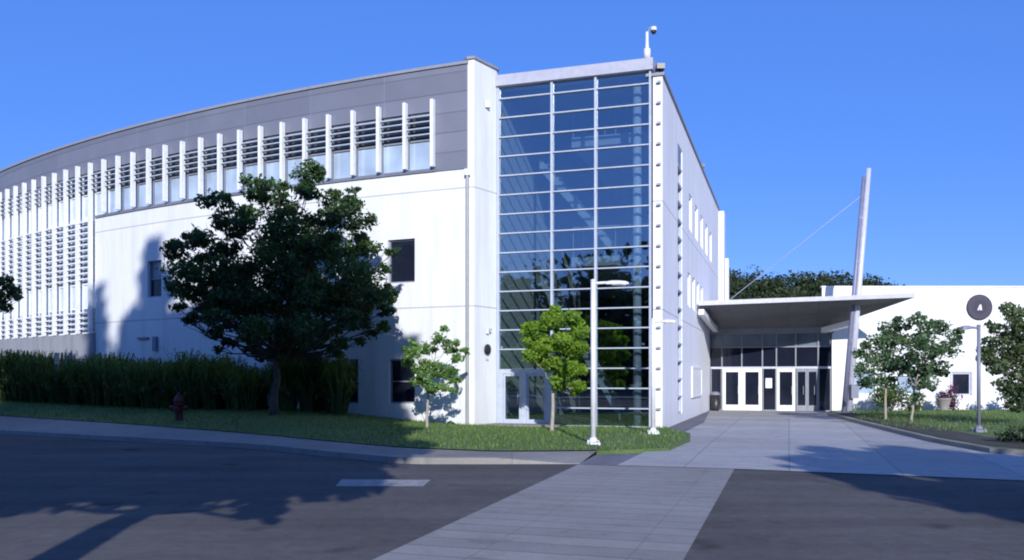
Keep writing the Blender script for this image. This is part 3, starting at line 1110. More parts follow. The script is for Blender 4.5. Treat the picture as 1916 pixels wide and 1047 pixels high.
ps.fbox(WF, 21.9, 22.8, -.28, -.003, 4.5, HS - .05)
ps.fbox(WF, 25.2, 26.0, -.3, -.003, 4.5, 8.6)
ps.build('pilaster', M_WHITE, B)
# 'bracket' blocks: added to stand for shadows of the transom ends on the lit face
for z in rows[:-1]:
    bt = MB()
    bt.fbox(WF, -.10, -.004, .05, .16, z - .03, z + .03)
    bt.build('bracket', M_GALV, B)
# rest of the volume behind: roof, rear walls (one closed body)
rv = MB()
back = [arc(s, -.31)[:2] for s in (0.3, 4, 8, 12, 16, 20, 24, 28, 32, SEND)]
poly = [GF.at(-.3, 1.5, 0)[:2], GF.at(-.3, 15.1, 0)[:2], GF.at(UL, 15.1, 0)[:2], WF.at(26, .3, 0)[:2], WF.at(26, 14, 0)[:2], (-18, 70), (-40, 62)] + back[::-1]
rv.prism(poly, 10.3, 10.75)
rv.build('roof', M_ROOF, B)
rw = MB()
q = [WF.at(26, 8.05, 0)[:2], WF.at(26, 14, 0)[:2], (-18, 70), (-40, 62), back[-1]]
for a, b in zip(q[:-1], q[1:]):
    rw.face([(a[0], a[1], -.1), (b[0], b[1], -.1), (b[0], b[1], 10.29), (a[0], a[1], 10.29)])
rw.build('rear_wall', M_WHITE, B)

# ---- things fixed to the building
def cam_unit(loc, label, face_dir, cat='camera'):
    return thing('security_camera', label, cat, loc)


q = GF.at(UL - .10, .0, 11.33)
rc = thing('security_camera', 'dome camera on a white mast at the top corner of the glass tower', 'security camera', q)
m_ = MB(); m_.lathe([(.11, 0), (.11, .32), (.055, .36), (.045, .85)], q, 14); m_.build('mast', M_LAMP, rc, smooth=True)
m_ = MB(); m_.tube([(q[0], q[1], 12.05), (q[0] + .06, q[1] - .02, 12.3), (q[0] + .17, q[1] - .05, 12.32)], .022, 8); m_.build('bracket', M_GALV, rc)
m_ = MB(); m_.lathe([(.02, .06), (.09, .04), (.10, -.05), (.09, -.07)], (q[0] + .19, q[1] - .06, 12.26), 16); hd = m_.build('housing', M_LAMP, rc, smooth=True)
m_ = MB(); m_.lathe([(.085, 0), (.075, -.05), (.04, -.09), (.01, -.10)], (q[0] + .19, q[1] - .06, 12.187), 16); m_.build('dome', M_BLACK, rc, smooth=True)

q = WF.at(.15, .1, HS + .095)
rc = thing('security_camera', 'small black camera sitting on the front end of the side wall coping', 'security camera', q)
m_ = MB(); m_.tube([(q[0], q[1], q[2]), (q[0], q[1], q[2] + .12)], .03, 8); m_.build('bracket', M_BLACK, rc)
m_ = MB(); m_.box(q[0] - .12, q[0] + .12, q[1] - .2, q[1] + .12, q[2] + .12, q[2] + .28); m_.build('housing', M_BLACK, rc)
q = WF.at(13.0, .1, HS + .095)
rc = thing('floodlight', 'small dark roof light halfway along the side wall coping', 'floodlight', q)
m_ = MB(); m_.tube([q, (q[0], q[1], q[2] + .15)], .03, 8); m_.build('bracket', M_BLACK, rc)
m_ = MB(); m_.box(q[0] - .14, q[0] + .14, q[1] - .14, q[1] + .14, q[2] + .15, q[2] + .30); m_.build('housing', M_BLACK, rc)

PF = Frame((-1.17, 26.66), ((.67) / hypot(.67, .96), .96 / hypot(.67, .96)), (-.96 / hypot(.67, .96), .67 / hypot(.67, .96)))


def on_pier(u, z, out=0.0):
    return PF.at(u, -out, z)


def disc_on_pier(u, z, prof, name, material, parent, seg=18):
    """lathe profile (radius, outward distance) around the pier return's normal"""
    c = Vector(on_pier(u, z)); n = Vector((-PF.v[0], -PF.v[1], 0)); t = Vector((PF.u[0], PF.u[1], 0)); k = Vector((0, 0, 1))
    vs, fs = [], []
    n_ = len(prof)
    for j in range(seg):
        a = 2 * pi * j / seg
        for r_, h_ in prof:
            vs.append(c + n * h_ + (t * cos(a) + k * sin(a)) * r_)
    for j in range(seg):
        j2 = (j + 1) % seg
        for i in range(n_ - 1):
            fs.append((j * n_ + i, j2 * n_ + i, j2 * n_ + i + 1, j * n_ + i + 1))
    fs.append(tuple(j * n_ + n_ - 1 for j in range(seg)))
    mb = MB(); mb.mesh(vs, fs)
    return mb.build(name, material, parent, smooth=False)


bell = thing('alarm_bell', 'round dark alarm gong on the white pier left of the glass doors', 'alarm bell', on_pier(.62, 2.5))
disc_on_pier(.62, 2.52, [(.05, .002), (.05, .04), (.17, .045), (.17, .07), (.13, .10), (.04, .115)], 'gong', M_BLACK, bell)
hb = MB(); c = on_pier(.62, 2.28, .03); hb.box(c[0] - .05, c[0] + .05, c[1] - .03, c[1] + .03, 2.2, 2.30); hb.build('striker_box', M_GALV, bell)
stb = thing('strobe_light', 'small grey strobe bracket just above the round gong on the pier', 'strobe light', on_pier(.62, 3.1))
sm_ = MB(); c = on_pier(.62, 3.1, .05)
sm_.hexa([(c[0] - .05, c[1] - .04, 3.02), (c[0] + .05, c[1] - .04, 3.02), (c[0] + .05, c[1] + .04, 3.02), (c[0] - .05, c[1] + .04, 3.02),
          (c[0] - .03, c[1] - .03, 3.2), (c[0] + .03, c[1] - .03, 3.2), (c[0] + .03, c[1] + .03, 3.2), (c[0] - .03, c[1] + .03, 3.2)])
sm_.build('base', M_GALV, stb)
sm_ = MB(); sm_.lathe([(.0, 0), (.05, .02), (.05, .07), (.0, .09)], (c[0] + .09, c[1] - .04, 3.10), 10); sm_.build('lens', M_GALV, stb)
wl = thing('wall_light', 'little grey light high up on the white pier beside the tower', 'wall light', on_pier(.62, 10.25))
sm_ = MB(); c = on_pier(.62, 10.25, .06); sm_.box(c[0] - .07, c[0] + .07, c[1] - .05, c[1] + .05, 10.16, 10.36); sm_.build('housing', M_GALV, wl)
sm_ = MB(); sm_.box(c[0] - .05, c[0] + .05, c[1] - .066, c[1] - .052, 10.18, 10.28); sm_.build('lens', M_LENS, wl)

sg = thing('wall_board', 'blank white board on the side wall just before the entrance canopy', 'board', WF.at(9.6, -.03, .9))
m_ = MB(); m_.fbox(WF, 8.0, 11.6, -.05, -.012, .92, 2.0); m_.build('panel', M_WFRAME, sg)
m_ = MB()
for a, b, c, d in ((7.93, 8.0, .85, 2.07), (11.6, 11.67, .85, 2.07), (8.0, 11.6, .85, .92), (8.0, 11.6, 2.0, 2.07)):
    m_.fbox(WF, a, b, -.07, -.012, c, d)
m_.build('frame', M_FIN, sg)

# small fittings on the shaded white wall
ft = thing('hose_cabinet', 'small grey fitting with a short pipe low on the shaded white wall', 'wall fitting', arc(13.9, .02, 3.1))
m_ = MB(); cbox(m_, 14.1, 14.75, .004, .08, 3.12, 3.20, 1); m_.build('pipe', M_LOUV, ft)
m_ = MB(); cbox(m_, 13.55, 13.75, .004, .12, 2.65, 3.2, 1); m_.build('box', M_LOUV, ft)

# ------------------------------------------------------------------ entrance
EF = Frame((9.66, 41.78), U, D)
E_ = thing('entrance_lobby', 'glazed entrance lobby under the canopy with white framed doors', 'entrance', EF.at(2.8, 0, .06))
zt = 2.07
mu = [0.0, .54, 1.47, 2.42, 3.06, 3.93, 4.93, 5.5]
for u in mu[1:-1]:
    m_ = MB(); m_.fbox(EF, u - .03, u + .03, -.05, .08, zt + .1, 3.72); m_.build('mullion', M_GFRAME, E_)
for z0, z1 in ((3.08, 3.14),):
    m_ = MB()
    for a, b in zip(mu[:-1], mu[1:]):
        m_.fbox(EF, a + .031, b - .031, -.04, .07, z0, z1)
    m_.build('transom', M_GFRAME, E_)
m_ = MB(); m_.fbox(EF, .0, 5.5, -.06, .09, zt, zt + .10); m_.build('transom', M_STEEL, E_)
for a, b in zip(mu[:-1], mu[1:]):
    p = MB(); p.fbox(EF, a + .02, b - .02, .02, .04, zt + .09, 3.09); p.build('pane', M_DARKWIN, E_)
    p = MB(); p.fbox(EF, a + .02, b - .02, .02, .04, 3.13, 3.73); p.build('pane', M_BLIND, E_)
m_ = MB(); m_.fbox(EF, -.1, 5.6, -.1, .3, 3.73, 4.35); m_.build('header', M_GFRAME, E_)
# lower band
for a, b in ((0.0, .54), (2.42, 3.06), (4.93, 5.5)):
    p = MB(); p.fbox(EF, a + .03, b - .03, .02, .04, .10, zt - .004); p.build('pane', M_DARKWIN, E_)
    m_ = MB()
    m_.fbox(EF, a + .002, a + .05, -.03, .07, .06, zt - .003)
    m_.fbox(EF, b - .05, b - .002, -.03, .07, .06, zt - .003)
    m_.fbox(EF, a + .05, b - .05, -.03, .07, .06, .12)
    m_.build('sidelight_frame', M_GFRAME, E_)


def door(u0, u1, material, lead=.10):
    d_ = MB()
    d_.fbox(EF, u0, u0 + lead, -.05, .03, .075, zt - .004)
    d_.fbox(EF, u1 - lead, u1, -.05, .03, .075, zt - .004)
    d_.fbox(EF, u0 + lead, u1 - lead, -.05, .03, .075, .34)
    d_.fbox(EF, u0 + lead, u1 - lead, -.05, .03, zt - .15, zt - .004)
    o = d_.build('door', material, E_)
    p = MB(); p.fbox(EF, u0 + lead - .01, u1 - lead + .01, -.02, -.005, .33, zt - .14); p.build('pane', M_DARKWIN, o)
    h = MB(); h.tube([EF.at(u1 - .16, -.09, .85), EF.at(u1 - .16, -.09, 1.25)], .014, 8); h.build('handle', M_GALV, o)
    return o


door(.565, 1.462, M_WFRAME, .15)
door(1.478, 2.40, M_WFRAME, .15)
door(3.07, 3.91, M_WFRAME, .13)
o = door(3.95, 4.43, M_GFRAME, .07); o['label'] = 'grey framed door leaf'
o = door(4.44, 4.92, M_GFRAME, .07); o['label'] = 'grey framed door leaf'
nt_ = MB(); nt_.fbox(EF, 2.56, 2.86, .004, .012, 1.15, 1.62)
o = nt_.build('notice', M_PAPER, None, origin=EF.at(2.7, 0, 1.15)); tag(o, 'white paper notice on the dark glass between the entrance doors', 'notice')
# lobby body behind
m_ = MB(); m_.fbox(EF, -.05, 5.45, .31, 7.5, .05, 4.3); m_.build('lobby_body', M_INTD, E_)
bn = thing('litter_bin', 'dark litter bin against the wall left of the white doors', 'litter bin', EF.at(.3, -.5, .06))
c = EF.at(.27, -.5, .06)
m_ = MB(); m_.lathe([(.17, 0), (.20, .1), (.21, .75)], c, 16); m_.build('body', M_BLACK, bn, smooth=True)
m_ = MB(); m_.lathe([(.225, .752), (.225, .80), (.14, .90), (.06, .92)], c, 16); m_.build('lid', M_LAMPD, bn, smooth=True)

# canopy
CN = thing('entrance_canopy', 'wide grey wedge shaped canopy hung from a leaning mast over the entrance', 'canopy', (12.5, 38.5, .06))
FL, FR_, BR, BL = (7.80, 35.98), (16.95, 36.15), (14.78, 39.95), (9.72, 41.6)
m_ = MB()
m_.mesh([(*FL, 4.66), (*FR_, 5.02), (*BR, 4.0), (*BL, 4.0), (*FL, 4.85), (*FR_, 5.20), (*BR, 5.15), (*BL, 5.0)],
        [(3, 2, 1, 0)])
m_.build('soffit', M_SOFFIT, CN)
m_ = MB()
m_.mesh([(*FL, 4.66), (*FR_, 5.02), (*BR, 4.0), (*BL, 4.0), (*FL, 4.85), (*FR_, 5.20), (*BR, 5.15), (*BL, 5.0)],
        [(4, 5, 6, 7), (0, 1, 5, 4), (1, 2, 6, 5), (2, 3, 7, 6), (3, 0, 4, 7)])
m_.build('roof_edge', M_CANTOP, CN)


def beam(a, b, wd_, hg, name, material, parent):
    a, b = Vector(a), Vector(b)
    d = (b - a); d.z = 0; d.normalize()
    n = Vector((-d.y, d.x, 0)) * wd_ * .5
    mb = MB()
    mb.hexa([a - n, b - n, b + n, a + n, a - n + Vector((0, 0, hg)), b - n + Vector((0, 0, hg)), b + n + Vector((0, 0, hg)), a + n + Vector((0, 0, hg))])
    return mb.build(name, material, parent)


q0 = WF.at(10.0, -.20, 4.25); q1 = WF.at(15.4, -.34, 3.80)
beam(q0, q1, .22, .22, 'beam', M_WFRAME, CN)
beam((15.05, 37.2, 3.98), (14.45, 39.85, 3.72), .25, .24, 'beam', M_WFRAME, CN)
# leaning mast made of two pipes, the left one coloured as its shaded side
MBASE = Vector((14.52, 37.3, .06)); MTOP = Vector((15.40, 37.3, 10.72))
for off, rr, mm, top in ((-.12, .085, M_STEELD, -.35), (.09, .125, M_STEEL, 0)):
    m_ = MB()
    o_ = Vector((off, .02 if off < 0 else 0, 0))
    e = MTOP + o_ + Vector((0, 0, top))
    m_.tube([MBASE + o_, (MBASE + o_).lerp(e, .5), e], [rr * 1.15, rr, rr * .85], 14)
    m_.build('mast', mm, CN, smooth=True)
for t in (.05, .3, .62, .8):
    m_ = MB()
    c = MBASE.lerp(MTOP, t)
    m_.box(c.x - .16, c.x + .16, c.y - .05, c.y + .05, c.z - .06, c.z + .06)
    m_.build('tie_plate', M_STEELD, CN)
m_ = MB(); m_.box(14.15, 14.95, 36.95, 37.65, .062, .14); m_.build('base_plate', M_GALV, CN)
m_ = MB(); m_.box(14.60, 14.92, 36.95, 37.12, .75, 1.35); m_.build('junction_box', M_LAMPD, CN)
m_ = MB()
c0 = MBASE.lerp(MTOP, .90); c1 = Vector((9.55, 38.2, 5.0))
m_.tube([c0.lerp(c1, k / 8) for k in range(9)], .016, 6)
m_.build('cable', M_CABLE, CN)

# ------------------------------------------------------------------ low building on the right
LB = thing('low_building', 'low white flat roofed building right of the entrance canopy', 'building', (22, 40, .1))
YF = 40.15
lw_ = [(15.97, 17.05, .85, 2.05), (17.95, 19.05, .85, 1.80), (20.55, 21.45, .82, 1.88), (25.0, 26.2, .85, 2.0), (28.5, 29.7, .85, 2.0)]
xb = sorted({14.95, 46.0} | {x for w_ in lw_ for x in w_[:2]})
zb3 = sorted({-.05, 4.4} | {x for w_ in lw_ for x in w_[2:]})
m_ = MB()
for a, b in zip(xb[:-1], xb[1:]):
    for c, d in zip(zb3[:-1], zb3[1:]):
        if any(w_[0] - 1e-6 <= a and b <= w_[1] + 1e-6 and w_[2] - 1e-6 <= c and d <= w_[3] + 1e-6 for w_ in lw_):
            continue
        m_.face([(a, YF, c), (b, YF, c), (b, YF, d), (a, YF, d)])
for a, b, c, d in lw_:
    y = YF + .14
    m_.face([(a, YF, c), (a, YF, d), (a, y, d), (a, y, c)])
    m_.face([(b, YF, c), (b, y, c), (b, y, d), (b, YF, d)])
    m_.face([(a, YF, c), (a, y, c), (b, y, c), (b, YF, c)])
    m_.face([(a, YF, d), (b, YF, d), (b, y, d), (a, y, d)])
m_.face([(14.95, YF, -.05), (14.95, YF, 4.4), (14.95, 55, 4.4), (14.95, 55, -.05)])
# parapet volume, slightly wider on the left
m_.mesh([(14.5, YF, 4.4), (46, YF, 4.4), (46, YF + .12, 4.4), (14.5, YF + .12, 4.4), (14.5, YF, 5.86), (46, YF, 5.86), (46, YF + .12, 5.86), (14.5, YF + .12, 5.86)],
        [(0, 1, 5, 4), (1, 2, 6, 5), (2, 3, 7, 6), (3, 0, 4, 7)])
m_.face([(14.5, YF, 4.4), (14.5, YF + .12, 4.4), (14.95, YF + .12, 4.4), (14.95, YF, 4.4)])
m_.build('wall', M_LOW, LB)
m_ = MB(); m_.box(14.46, 46.04, YF - .04, YF + .16, 5.863, 5.93); m_.build('coping', M_FIN, LB)
m_ = MB(); m_.box(14.96, 46, YF + .20, 58, 4.2, 4.45); m_.build('roof', M_ROOF, LB)
for k, (a, b, c, d) in enumerate(lw_):
    fr = MB()
    for x0, x1, z0, z1 in ((a + .002, a + .07, c + .002, d - .002), (b - .07, b - .002, c + .002, d - .002), (a + .07, b - .07, c + .002, c + .07), (a + .07, b - .07, d - .07, d - .002)):
        fr.box(x0, x1, YF + .03, YF + .122, z0, z1)
    if k == 2:
        fr.box(a - .08, b + .08, YF - .03, YF - .004, d + .003, d + .09)
        fr.box(a - .08, a - .003, YF - .03, YF - .004, c, d)
        fr.box(b + .003, b + .08, YF - .03, YF - .004, c, d)
    f = fr.build('window', M_STEEL if k == 2 else M_WFRAME, LB)
    p = MB(); p.box(a + .01, b - .01, YF + .125, YF + .15, c + .01, d - .01); p.build('pane', M_PALEWIN if k in (0, 1) else M_DARKWIN, f)

# round seal on the wall
SX, SZ = 21.83, 4.93
se = thing('wall_seal', 'round dark purple seal with a small white figure high on the low building wall', 'emblem', (SX, YF, SZ))
m_ = MB(); m_.lathe([(.60, -.004), (.60, -.05), (.57, -.065), (0.01, -.065)], (SX, YF, SZ), 40, 'Y'); m_.build('disc', M_SEAL, se)
m_ = MB()
n = 40
for (ra, rb) in ((.53, .50), (.36, .335)):
    for j in range(n):
        a, b = 2 * pi * j / n, 2 * pi * (j + 1) / n
        m_.face([(SX + ra * cos(a), YF - .070, SZ + ra * sin(a)), (SX + ra * cos(b), YF - .070, SZ + ra * sin(b)), (SX + rb * cos(b), YF - .070, SZ + rb * sin(b)), (SX + rb * cos(a), YF - .070, SZ + rb * sin(a))])
for j in range(22):                      # worn raised strokes around the rim
    a = 2 * pi * (j + .2) / 22
    b = a + .15
    m_.face([(SX + .475 * cos(a), YF - .070, SZ + .475 * sin(a)), (SX + .475 * cos(b), YF - .070, SZ + .475 * sin(b)), (SX + .40 * cos(b), YF - .070, SZ + .40 * sin(b)), (SX + .40 * cos(a), YF - .070, SZ + .40 * sin(a))])
m_.build('rim_relief', M_SEAL2, se)
m_ = MB()
y = YF - .072
m_.face([(SX - 0.120, y, SZ - 0.136), (SX - 0.024, y, SZ - 0.136), (SX - 0.012, y, SZ + 0.017), (SX - 0.016, y, SZ + 0.111)])
m_.face([(SX + 0.008, y, SZ - 0.136), (SX + 0.104, y, SZ - 0.136), (SX + 0.080, y, SZ + 0.068), (SX + 0.048, y, SZ + 0.136), (SX - 0.014, y, SZ + 0.111), (SX - 0.010, y, SZ + 0.017)])
m_.build('figure', M_SEALW, se)


# ------------------------------------------------------------------ street lamps
def lamp(loc, h, arm, side, label, rad=.062, dull=False, mat_=None):
    mt = mat_ or M_LAMP
    L = thing('street_lamp', label, 'street lamp', loc, 'slim lamp posts with one short arm')
    x, y, z = loc
    m_ = MB(); m_.tube([(x, y, z + .10), (x, y, z + h)], [rad, rad * .92], 14); m_.build('pole', mt, L, smooth=True)
    m_ = MB(); m_.box(x - .15, x + .15, y - .15, y + .15, z - .02, z + .05)
    for sx in (-1, 1):
        for sy in (-1, 1):
            m_.lathe([(.02, 0), (.02, .04), (.008, .05)], (x + sx * .11, y + sy * .11, z + .05), 8)
    m_.build('base_plate', mt, L)
    m_ = MB(); m_.lathe([(.105, .052), (.10, .10), (rad + .012, .16)], (x, y, z), 14); m_.build('collar', mt, L, smooth=True)
    m_ = MB(); m_.lathe([(rad + .004, 0), (rad + .004, .03), (.02, .05)], (x, y, z + h), 14); m_.build('cap', mt, L)
    m_ = MB(); m_.tube([(x, y, z + h - .05), (x + side * arm * .4, y, z + h - .03)], [.035, .03], 10); m_.build('arm', mt, L, smooth=True)
    a, b = x + side * arm * .36, x + side * arm
    zz = z + h - .04
    m_ = MB()
    xs = [a, lerp(a, b, .25), lerp(a, b, .6), lerp(a, b, .88), b]
    hw = [.05, .115, .125, .10, .04]
    tp = [.035, .06, .06, .045, .015]
    vs, fs = [], []
    for X, w_, t_ in zip(xs, hw, tp):
        vs += [(X, y - w_, zz - .03), (X, y + w_, zz - .03), (X, y + w_ * .8, zz + t_ * .6), (X, y, zz + t_), (X, y - w_ * .8, zz + t_ * .6)]
    for k in range(4):
        for j in range(5):
            f = (k * 5 + j, k * 5 + (j + 1) % 5, (k + 1) * 5 + (j + 1) % 5, (k + 1) * 5 + j)
            fs.append(f)
    fs += [(0, 1, 2, 3, 4), (24, 23, 22, 21, 20)]
    m_.mesh(vs, fs)
    hd = m_.build('lamp_head', mt, L)
    m_ = MB(); m_.box(min(xs[1], xs[3]), max(xs[1], xs[3]), y - .085, y + .085, zz - .05, zz - .033); m_.build('lens', M_LENS, hd)
    return L


lamp((1.84, 19.45, .105), 3.70, .80, 1, 'nearest white lamp post, on the lawn in front of the glass tower')
lamp((3.81, 23.2, .105), 3.08, .62, 1, 'white lamp post right at the corner of the glass tower and the side wall')
lamp((12.66, 23.3, .17), 2.85, .50, -1, 'darker grey lamp post on the right hand lawn in front of the low building', .05, mat_=M_LAMPD)

# ------------------------------------------------------------------ hydrant
hy = thing('fire_hydrant', 'dark red fire hydrant on the shaded kerbside grass before the hedge', 'fire hydrant', (-9.6, 24.75, .30))
hx, hyy, hz = -9.6, 24.75, .30
m_ = MB(); m_.lathe([(.17, -.05), (.17, .04), (.125, .06), (.115, .10), (.11, .52), (.135, .54), (.135, .60), (.12, .62)], (hx, hyy, hz), 20); bd = m_.build('barrel', M_RED, hy, smooth=True)
m_ = MB(); m_.lathe([(.15, .621), (.15, .66), (.135, .72), (.09, .80), (.045, .83), (.045, .90), (.03, .905)], (hx, hyy, hz), 20); m_.build('bonnet', M_RED, hy, smooth=True)
for sx in (-1, 1):
    m_ = MB(); m_.lathe([(.055, sx * .10), (.055, sx * .19), (.075, sx * .192), (.075, sx * .24), (.03, sx * .245), (.03, sx * .28)], (hx, hyy, hz + .45), 14, 'X'); m_.build('outlet', M_RED, hy)
m_ = MB(); m_.lathe([(.075, -.10), (.075, -.19), (.095, -.192), (.095, -.25), (.035, -.255), (.035, -.29)], (hx, hyy, hz + .42), 16, 'Y'); m_.build('outlet', M_RED, hy)

# ------------------------------------------------------------------ plants
def curve_pts(a, b, sag, n, rng, wig=.06):
    a, b = Vector(a), Vector(b)
    out = []
    for k in range(n + 1):
        t = k / n
        p = a.lerp(b, t)
        p.z += sag * sin(pi * t)
        if 0 < k < n:
            p += Vector((rng.uniform(-1, 1), rng.uniform(-1, 1), rng.uniform(-1, 1))) * wig
        out.append(p)
    return out


def tree(name, label, base, trunk_top, trunk_r, clumps, n_leaf, size, lm, bm, cat='tree', group=None, seed=1, twigs=2, squash=.8, stray=.15, tone=(.2, .8)):
    rng = random.Random(seed)
    T = thing(name, label, cat, base, group)
    base = Vector(base); tt = Vector(trunk_top)
    tk = MB()
    pts = curve_pts(base - Vector((0, 0, .15)), tt, 0, 5, rng, trunk_r * .35)
    tk.tube(pts, [trunk_r * f for f in (1.45, 1.05, .95, .88, .8, .68)], 10)
    top = max(c[2] for c in clumps)
    lead = Vector((sum(c[0] for c in clumps) / len(clumps), sum(c[1] for c in clumps) / len(clumps), tt.z + (top - tt.z) * .75))
    lp = curve_pts(tt, lead, 0, 4, rng, trunk_r * .5)
    tk.tube(lp, [trunk_r * f for f in (.68, .5, .36, .24, .1)], 8)
    cr = MB()
    tot = sum(c[3] ** 2 for c in clumps)
    for c in clumps:
        c3 = Vector(c[:3]); rad = c[3]
        k = min(.92, max(0, (c3.z - tt.z) / max(.1, lead.z - tt.z) - .45 * rng.uniform(.6, 1.1)))
        st0 = tt.lerp(lead, k) if k > 0 else base.lerp(tt, rng.uniform(.86, 1.0))
        lr = trunk_r * (.36 - .22 * k)
        bp = curve_pts(st0, c3, -.06 * (c3 - st0).length, 4, rng, .05 * (c3 - st0).length)
        tk.tube(bp, [lr, lr * .75, lr * .55, lr * .38, lr * .2], 6, cap=False)
        for _ in range(twigs):
            e = c3 + rand_unit(rng) * rad * .95
            tk.tube([bp[3], bp[3].lerp(e, .5) + Vector((0, 0, .04)), e], [lr * .35, lr * .22, lr * .08], 5, cap=False)
        n = max(8, int(n_leaf * rad * rad / tot))
        sub = max(2, int(3 + rad * 3))
        tn = rng.uniform(*tone)
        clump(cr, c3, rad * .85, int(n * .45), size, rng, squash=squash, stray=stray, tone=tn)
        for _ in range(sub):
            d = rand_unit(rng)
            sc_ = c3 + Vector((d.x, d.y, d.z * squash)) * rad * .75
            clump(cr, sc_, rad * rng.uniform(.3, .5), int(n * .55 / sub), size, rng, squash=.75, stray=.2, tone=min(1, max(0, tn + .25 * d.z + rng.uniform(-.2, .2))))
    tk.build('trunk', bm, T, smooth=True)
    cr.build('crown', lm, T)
    return T


# the dark tree on the bank: lobes of the crown in metres about its axis (x, y, z, r)
rng = random.Random(5)
bx, by = -6.95, 25.2
K = .01567
lob = [(592, 345, .55), (590, 318, .26), (510, 372, .62), (520, 350, .4), (445, 395, .5), (655, 375, .42), (655, 352, .22), (672, 408, .55), (560, 420, .85), (480, 440, .85), (400, 455, .65),
       (360, 440, .42), (345, 475, .5), (330, 455, .25), (620, 470, .85), (540, 500, 1.0), (450, 515, .9), (380, 520, .7), (345, 545, .5), (330, 575, .35), (690, 470, .45), (670, 520, .8),
       (715, 500, .32), (735, 470, .25), (700, 555, .55), (725, 580, .36), (600, 560, .9), (500, 570, .85), (420, 575, .65), (370, 590, .42), (660, 600, .55), (715, 612, .36), (700, 625, .28),
       (560, 615, .6), (490, 625, .55), (440, 610, .45), (640, 640, .32), (470, 650, .32), (530, 640, .4), (590, 645, .35), (735, 545, .3), (560, 650, .45), (510, 660, .3), (620, 655, .35), (460, 560, .7), (560, 540, .8), (640, 560, .7), (400, 620, .4), (350, 600, .3), (560, 460, .8), (600, 380, .5), (570, 350, .35), (380, 555, .5), (430, 640, .28), (650, 430, .5), (680, 640, .25), (545, 668, .3), (590, 668, .28), (480, 668, .24), (640, 668, .22), (520, 620, .6), (600, 620, .6), (450, 600, .5), (660, 575, .5), (410, 655, .2)]
cl_ = []
for px, py, r0 in lob:
    if r0 <= 0:
        continue
    dep = max(0, 1 - ((px - 530) / 225) ** 2)
    for s in ((-1, 1) if r0 > .45 else (0,)):
        y = by + s * rng.uniform(.35, 1.0) * 2.6 * sqrt(dep) * .8 + rng.uniform(-.3, .3)
        cl_.append(((px - 958) * K + rng.uniform(-.06, .06), y, EYE + (708 - py) * K, r0 * rng.uniform(.8, .98)))
tree('maple_tree', 'large dark green tree on the shaded bank before the white wall', (bx, by, .55), (-6.9, by, 2.35), .12, cl_, 52000, .12, L_MAPLE, M_BARK, seed=4, stray=.3, twigs=3, squash=.66)

# vase shaped sapling against the lit wall
def at(px, py, Y):
    return ((px - 958) / 1608 * Y, Y, EYE + (708 - py) / 1608 * Y)


rng = random.Random(8)
cl_ = []
for px, py, r0 in ((775, 660, .30), (762, 678, .22), (770, 640, .16), (800, 650, .28), (822, 632, .26), (832, 615, .16), (840, 650, .28), (858, 668, .22), (868, 655, .13), (790, 690, .34), (815, 690, .34), (838, 695, .28), (852, 712, .2), (780, 712, .24), (805, 722, .28), (830, 722, .22), (848, 730, .13), (760, 655, .14), (855, 640, .14), (872, 662, .1)):
    p = at(px, py, 24.6 + rng.uniform(-.55, .55))
    cl_.append((*p, r0))
tree('sapling_tree', 'thin young tree with upright branches against the sunlit white wall', (-2.45, 24.6, .17), (-2.40, 24.6, 1.30), .042, cl_, 4600, .095, L_SAP, M_BARKP, seed=6, stray=.2, tone=(.35, .9))

cl_ = []
for px, py, r0 in ((1000, 620, .38), (1035, 600, .42), (1070, 595, .36), (1085, 620, .32), (1015, 645, .42), (1050, 640, .5), (1080, 655, .38), (1000, 665, .28), (1030, 680, .36), (1065, 690, .38), (1088, 690, .24), (1050, 715, .3), (1080, 720, .24), (1040, 580, .2), (990, 640, .2), (1075, 735, .12)):
    for s in (-1, 1):
        p = at(px + rng.uniform(-4, 4), py, 24.2 + s * rng.uniform(.1, .55))
        cl_.append((*p, r0 * .92))
tree('lime_tree', 'small bright yellow green tree in front of the glass tower', (1.12, 24.2, .12), (1.15, 24.2, 1.45), .055, cl_, 22000, .10, L_LIME, M_BARKP, seed=9, stray=.1, tone=(.3, .85), twigs=1)

# trees by the low building
cl_ = []
for px, py, r0 in ((1690, 605, .3), (1660, 612, .34), (1640, 640, .42), (1670, 645, .45), (1625, 665, .4), (1650, 680, .45), (1615, 690, .3), (1680, 685, .4), (1640, 712, .34), (1665, 715, .3), (1705, 640, .36), (1612, 715, .22)):
    p = at(px, py, 30 + rng.uniform(-.9, .9)); cl_.append((*p, r0 * 1.22))
tree('ornamental_tree', 'slender green tree nearest the canopy mast before the low building', (13.05, 30, .16), (13.05, 30, 1.4), .045, cl_, 5200, .115, L_MID, M_BARKP, seed=12, stray=.3, tone=(.2, .8), group='two slender trees before the low building')
cl_ = []
for px, py, r0 in ((1715, 598, .28), (1735, 620, .4), (1760, 610, .3), (1785, 625, .28), (1720, 655, .45), (1750, 650, .42), (1775, 655, .36), (1730, 690, .42), (1760, 685, .36), (1700, 680, .4), (1715, 715, .36), (1742, 715, .3), (1790, 640, .2), (1720, 740, .2)):
    p = at(px, py, 29 + rng.uniform(-.9, .9)); cl_.append((*p, r0 * 1.22))
tree('ornamental_tree', 'slender green tree right of its twin, between it and the dark window', (13.47, 29, .16), (13.6, 29, 1.4), .042, cl_, 5400, .115, L_MID, M_BARKP, seed=13, stray=.3, tone=(.2, .8), group='two slender trees before the low building')
cl_ = []
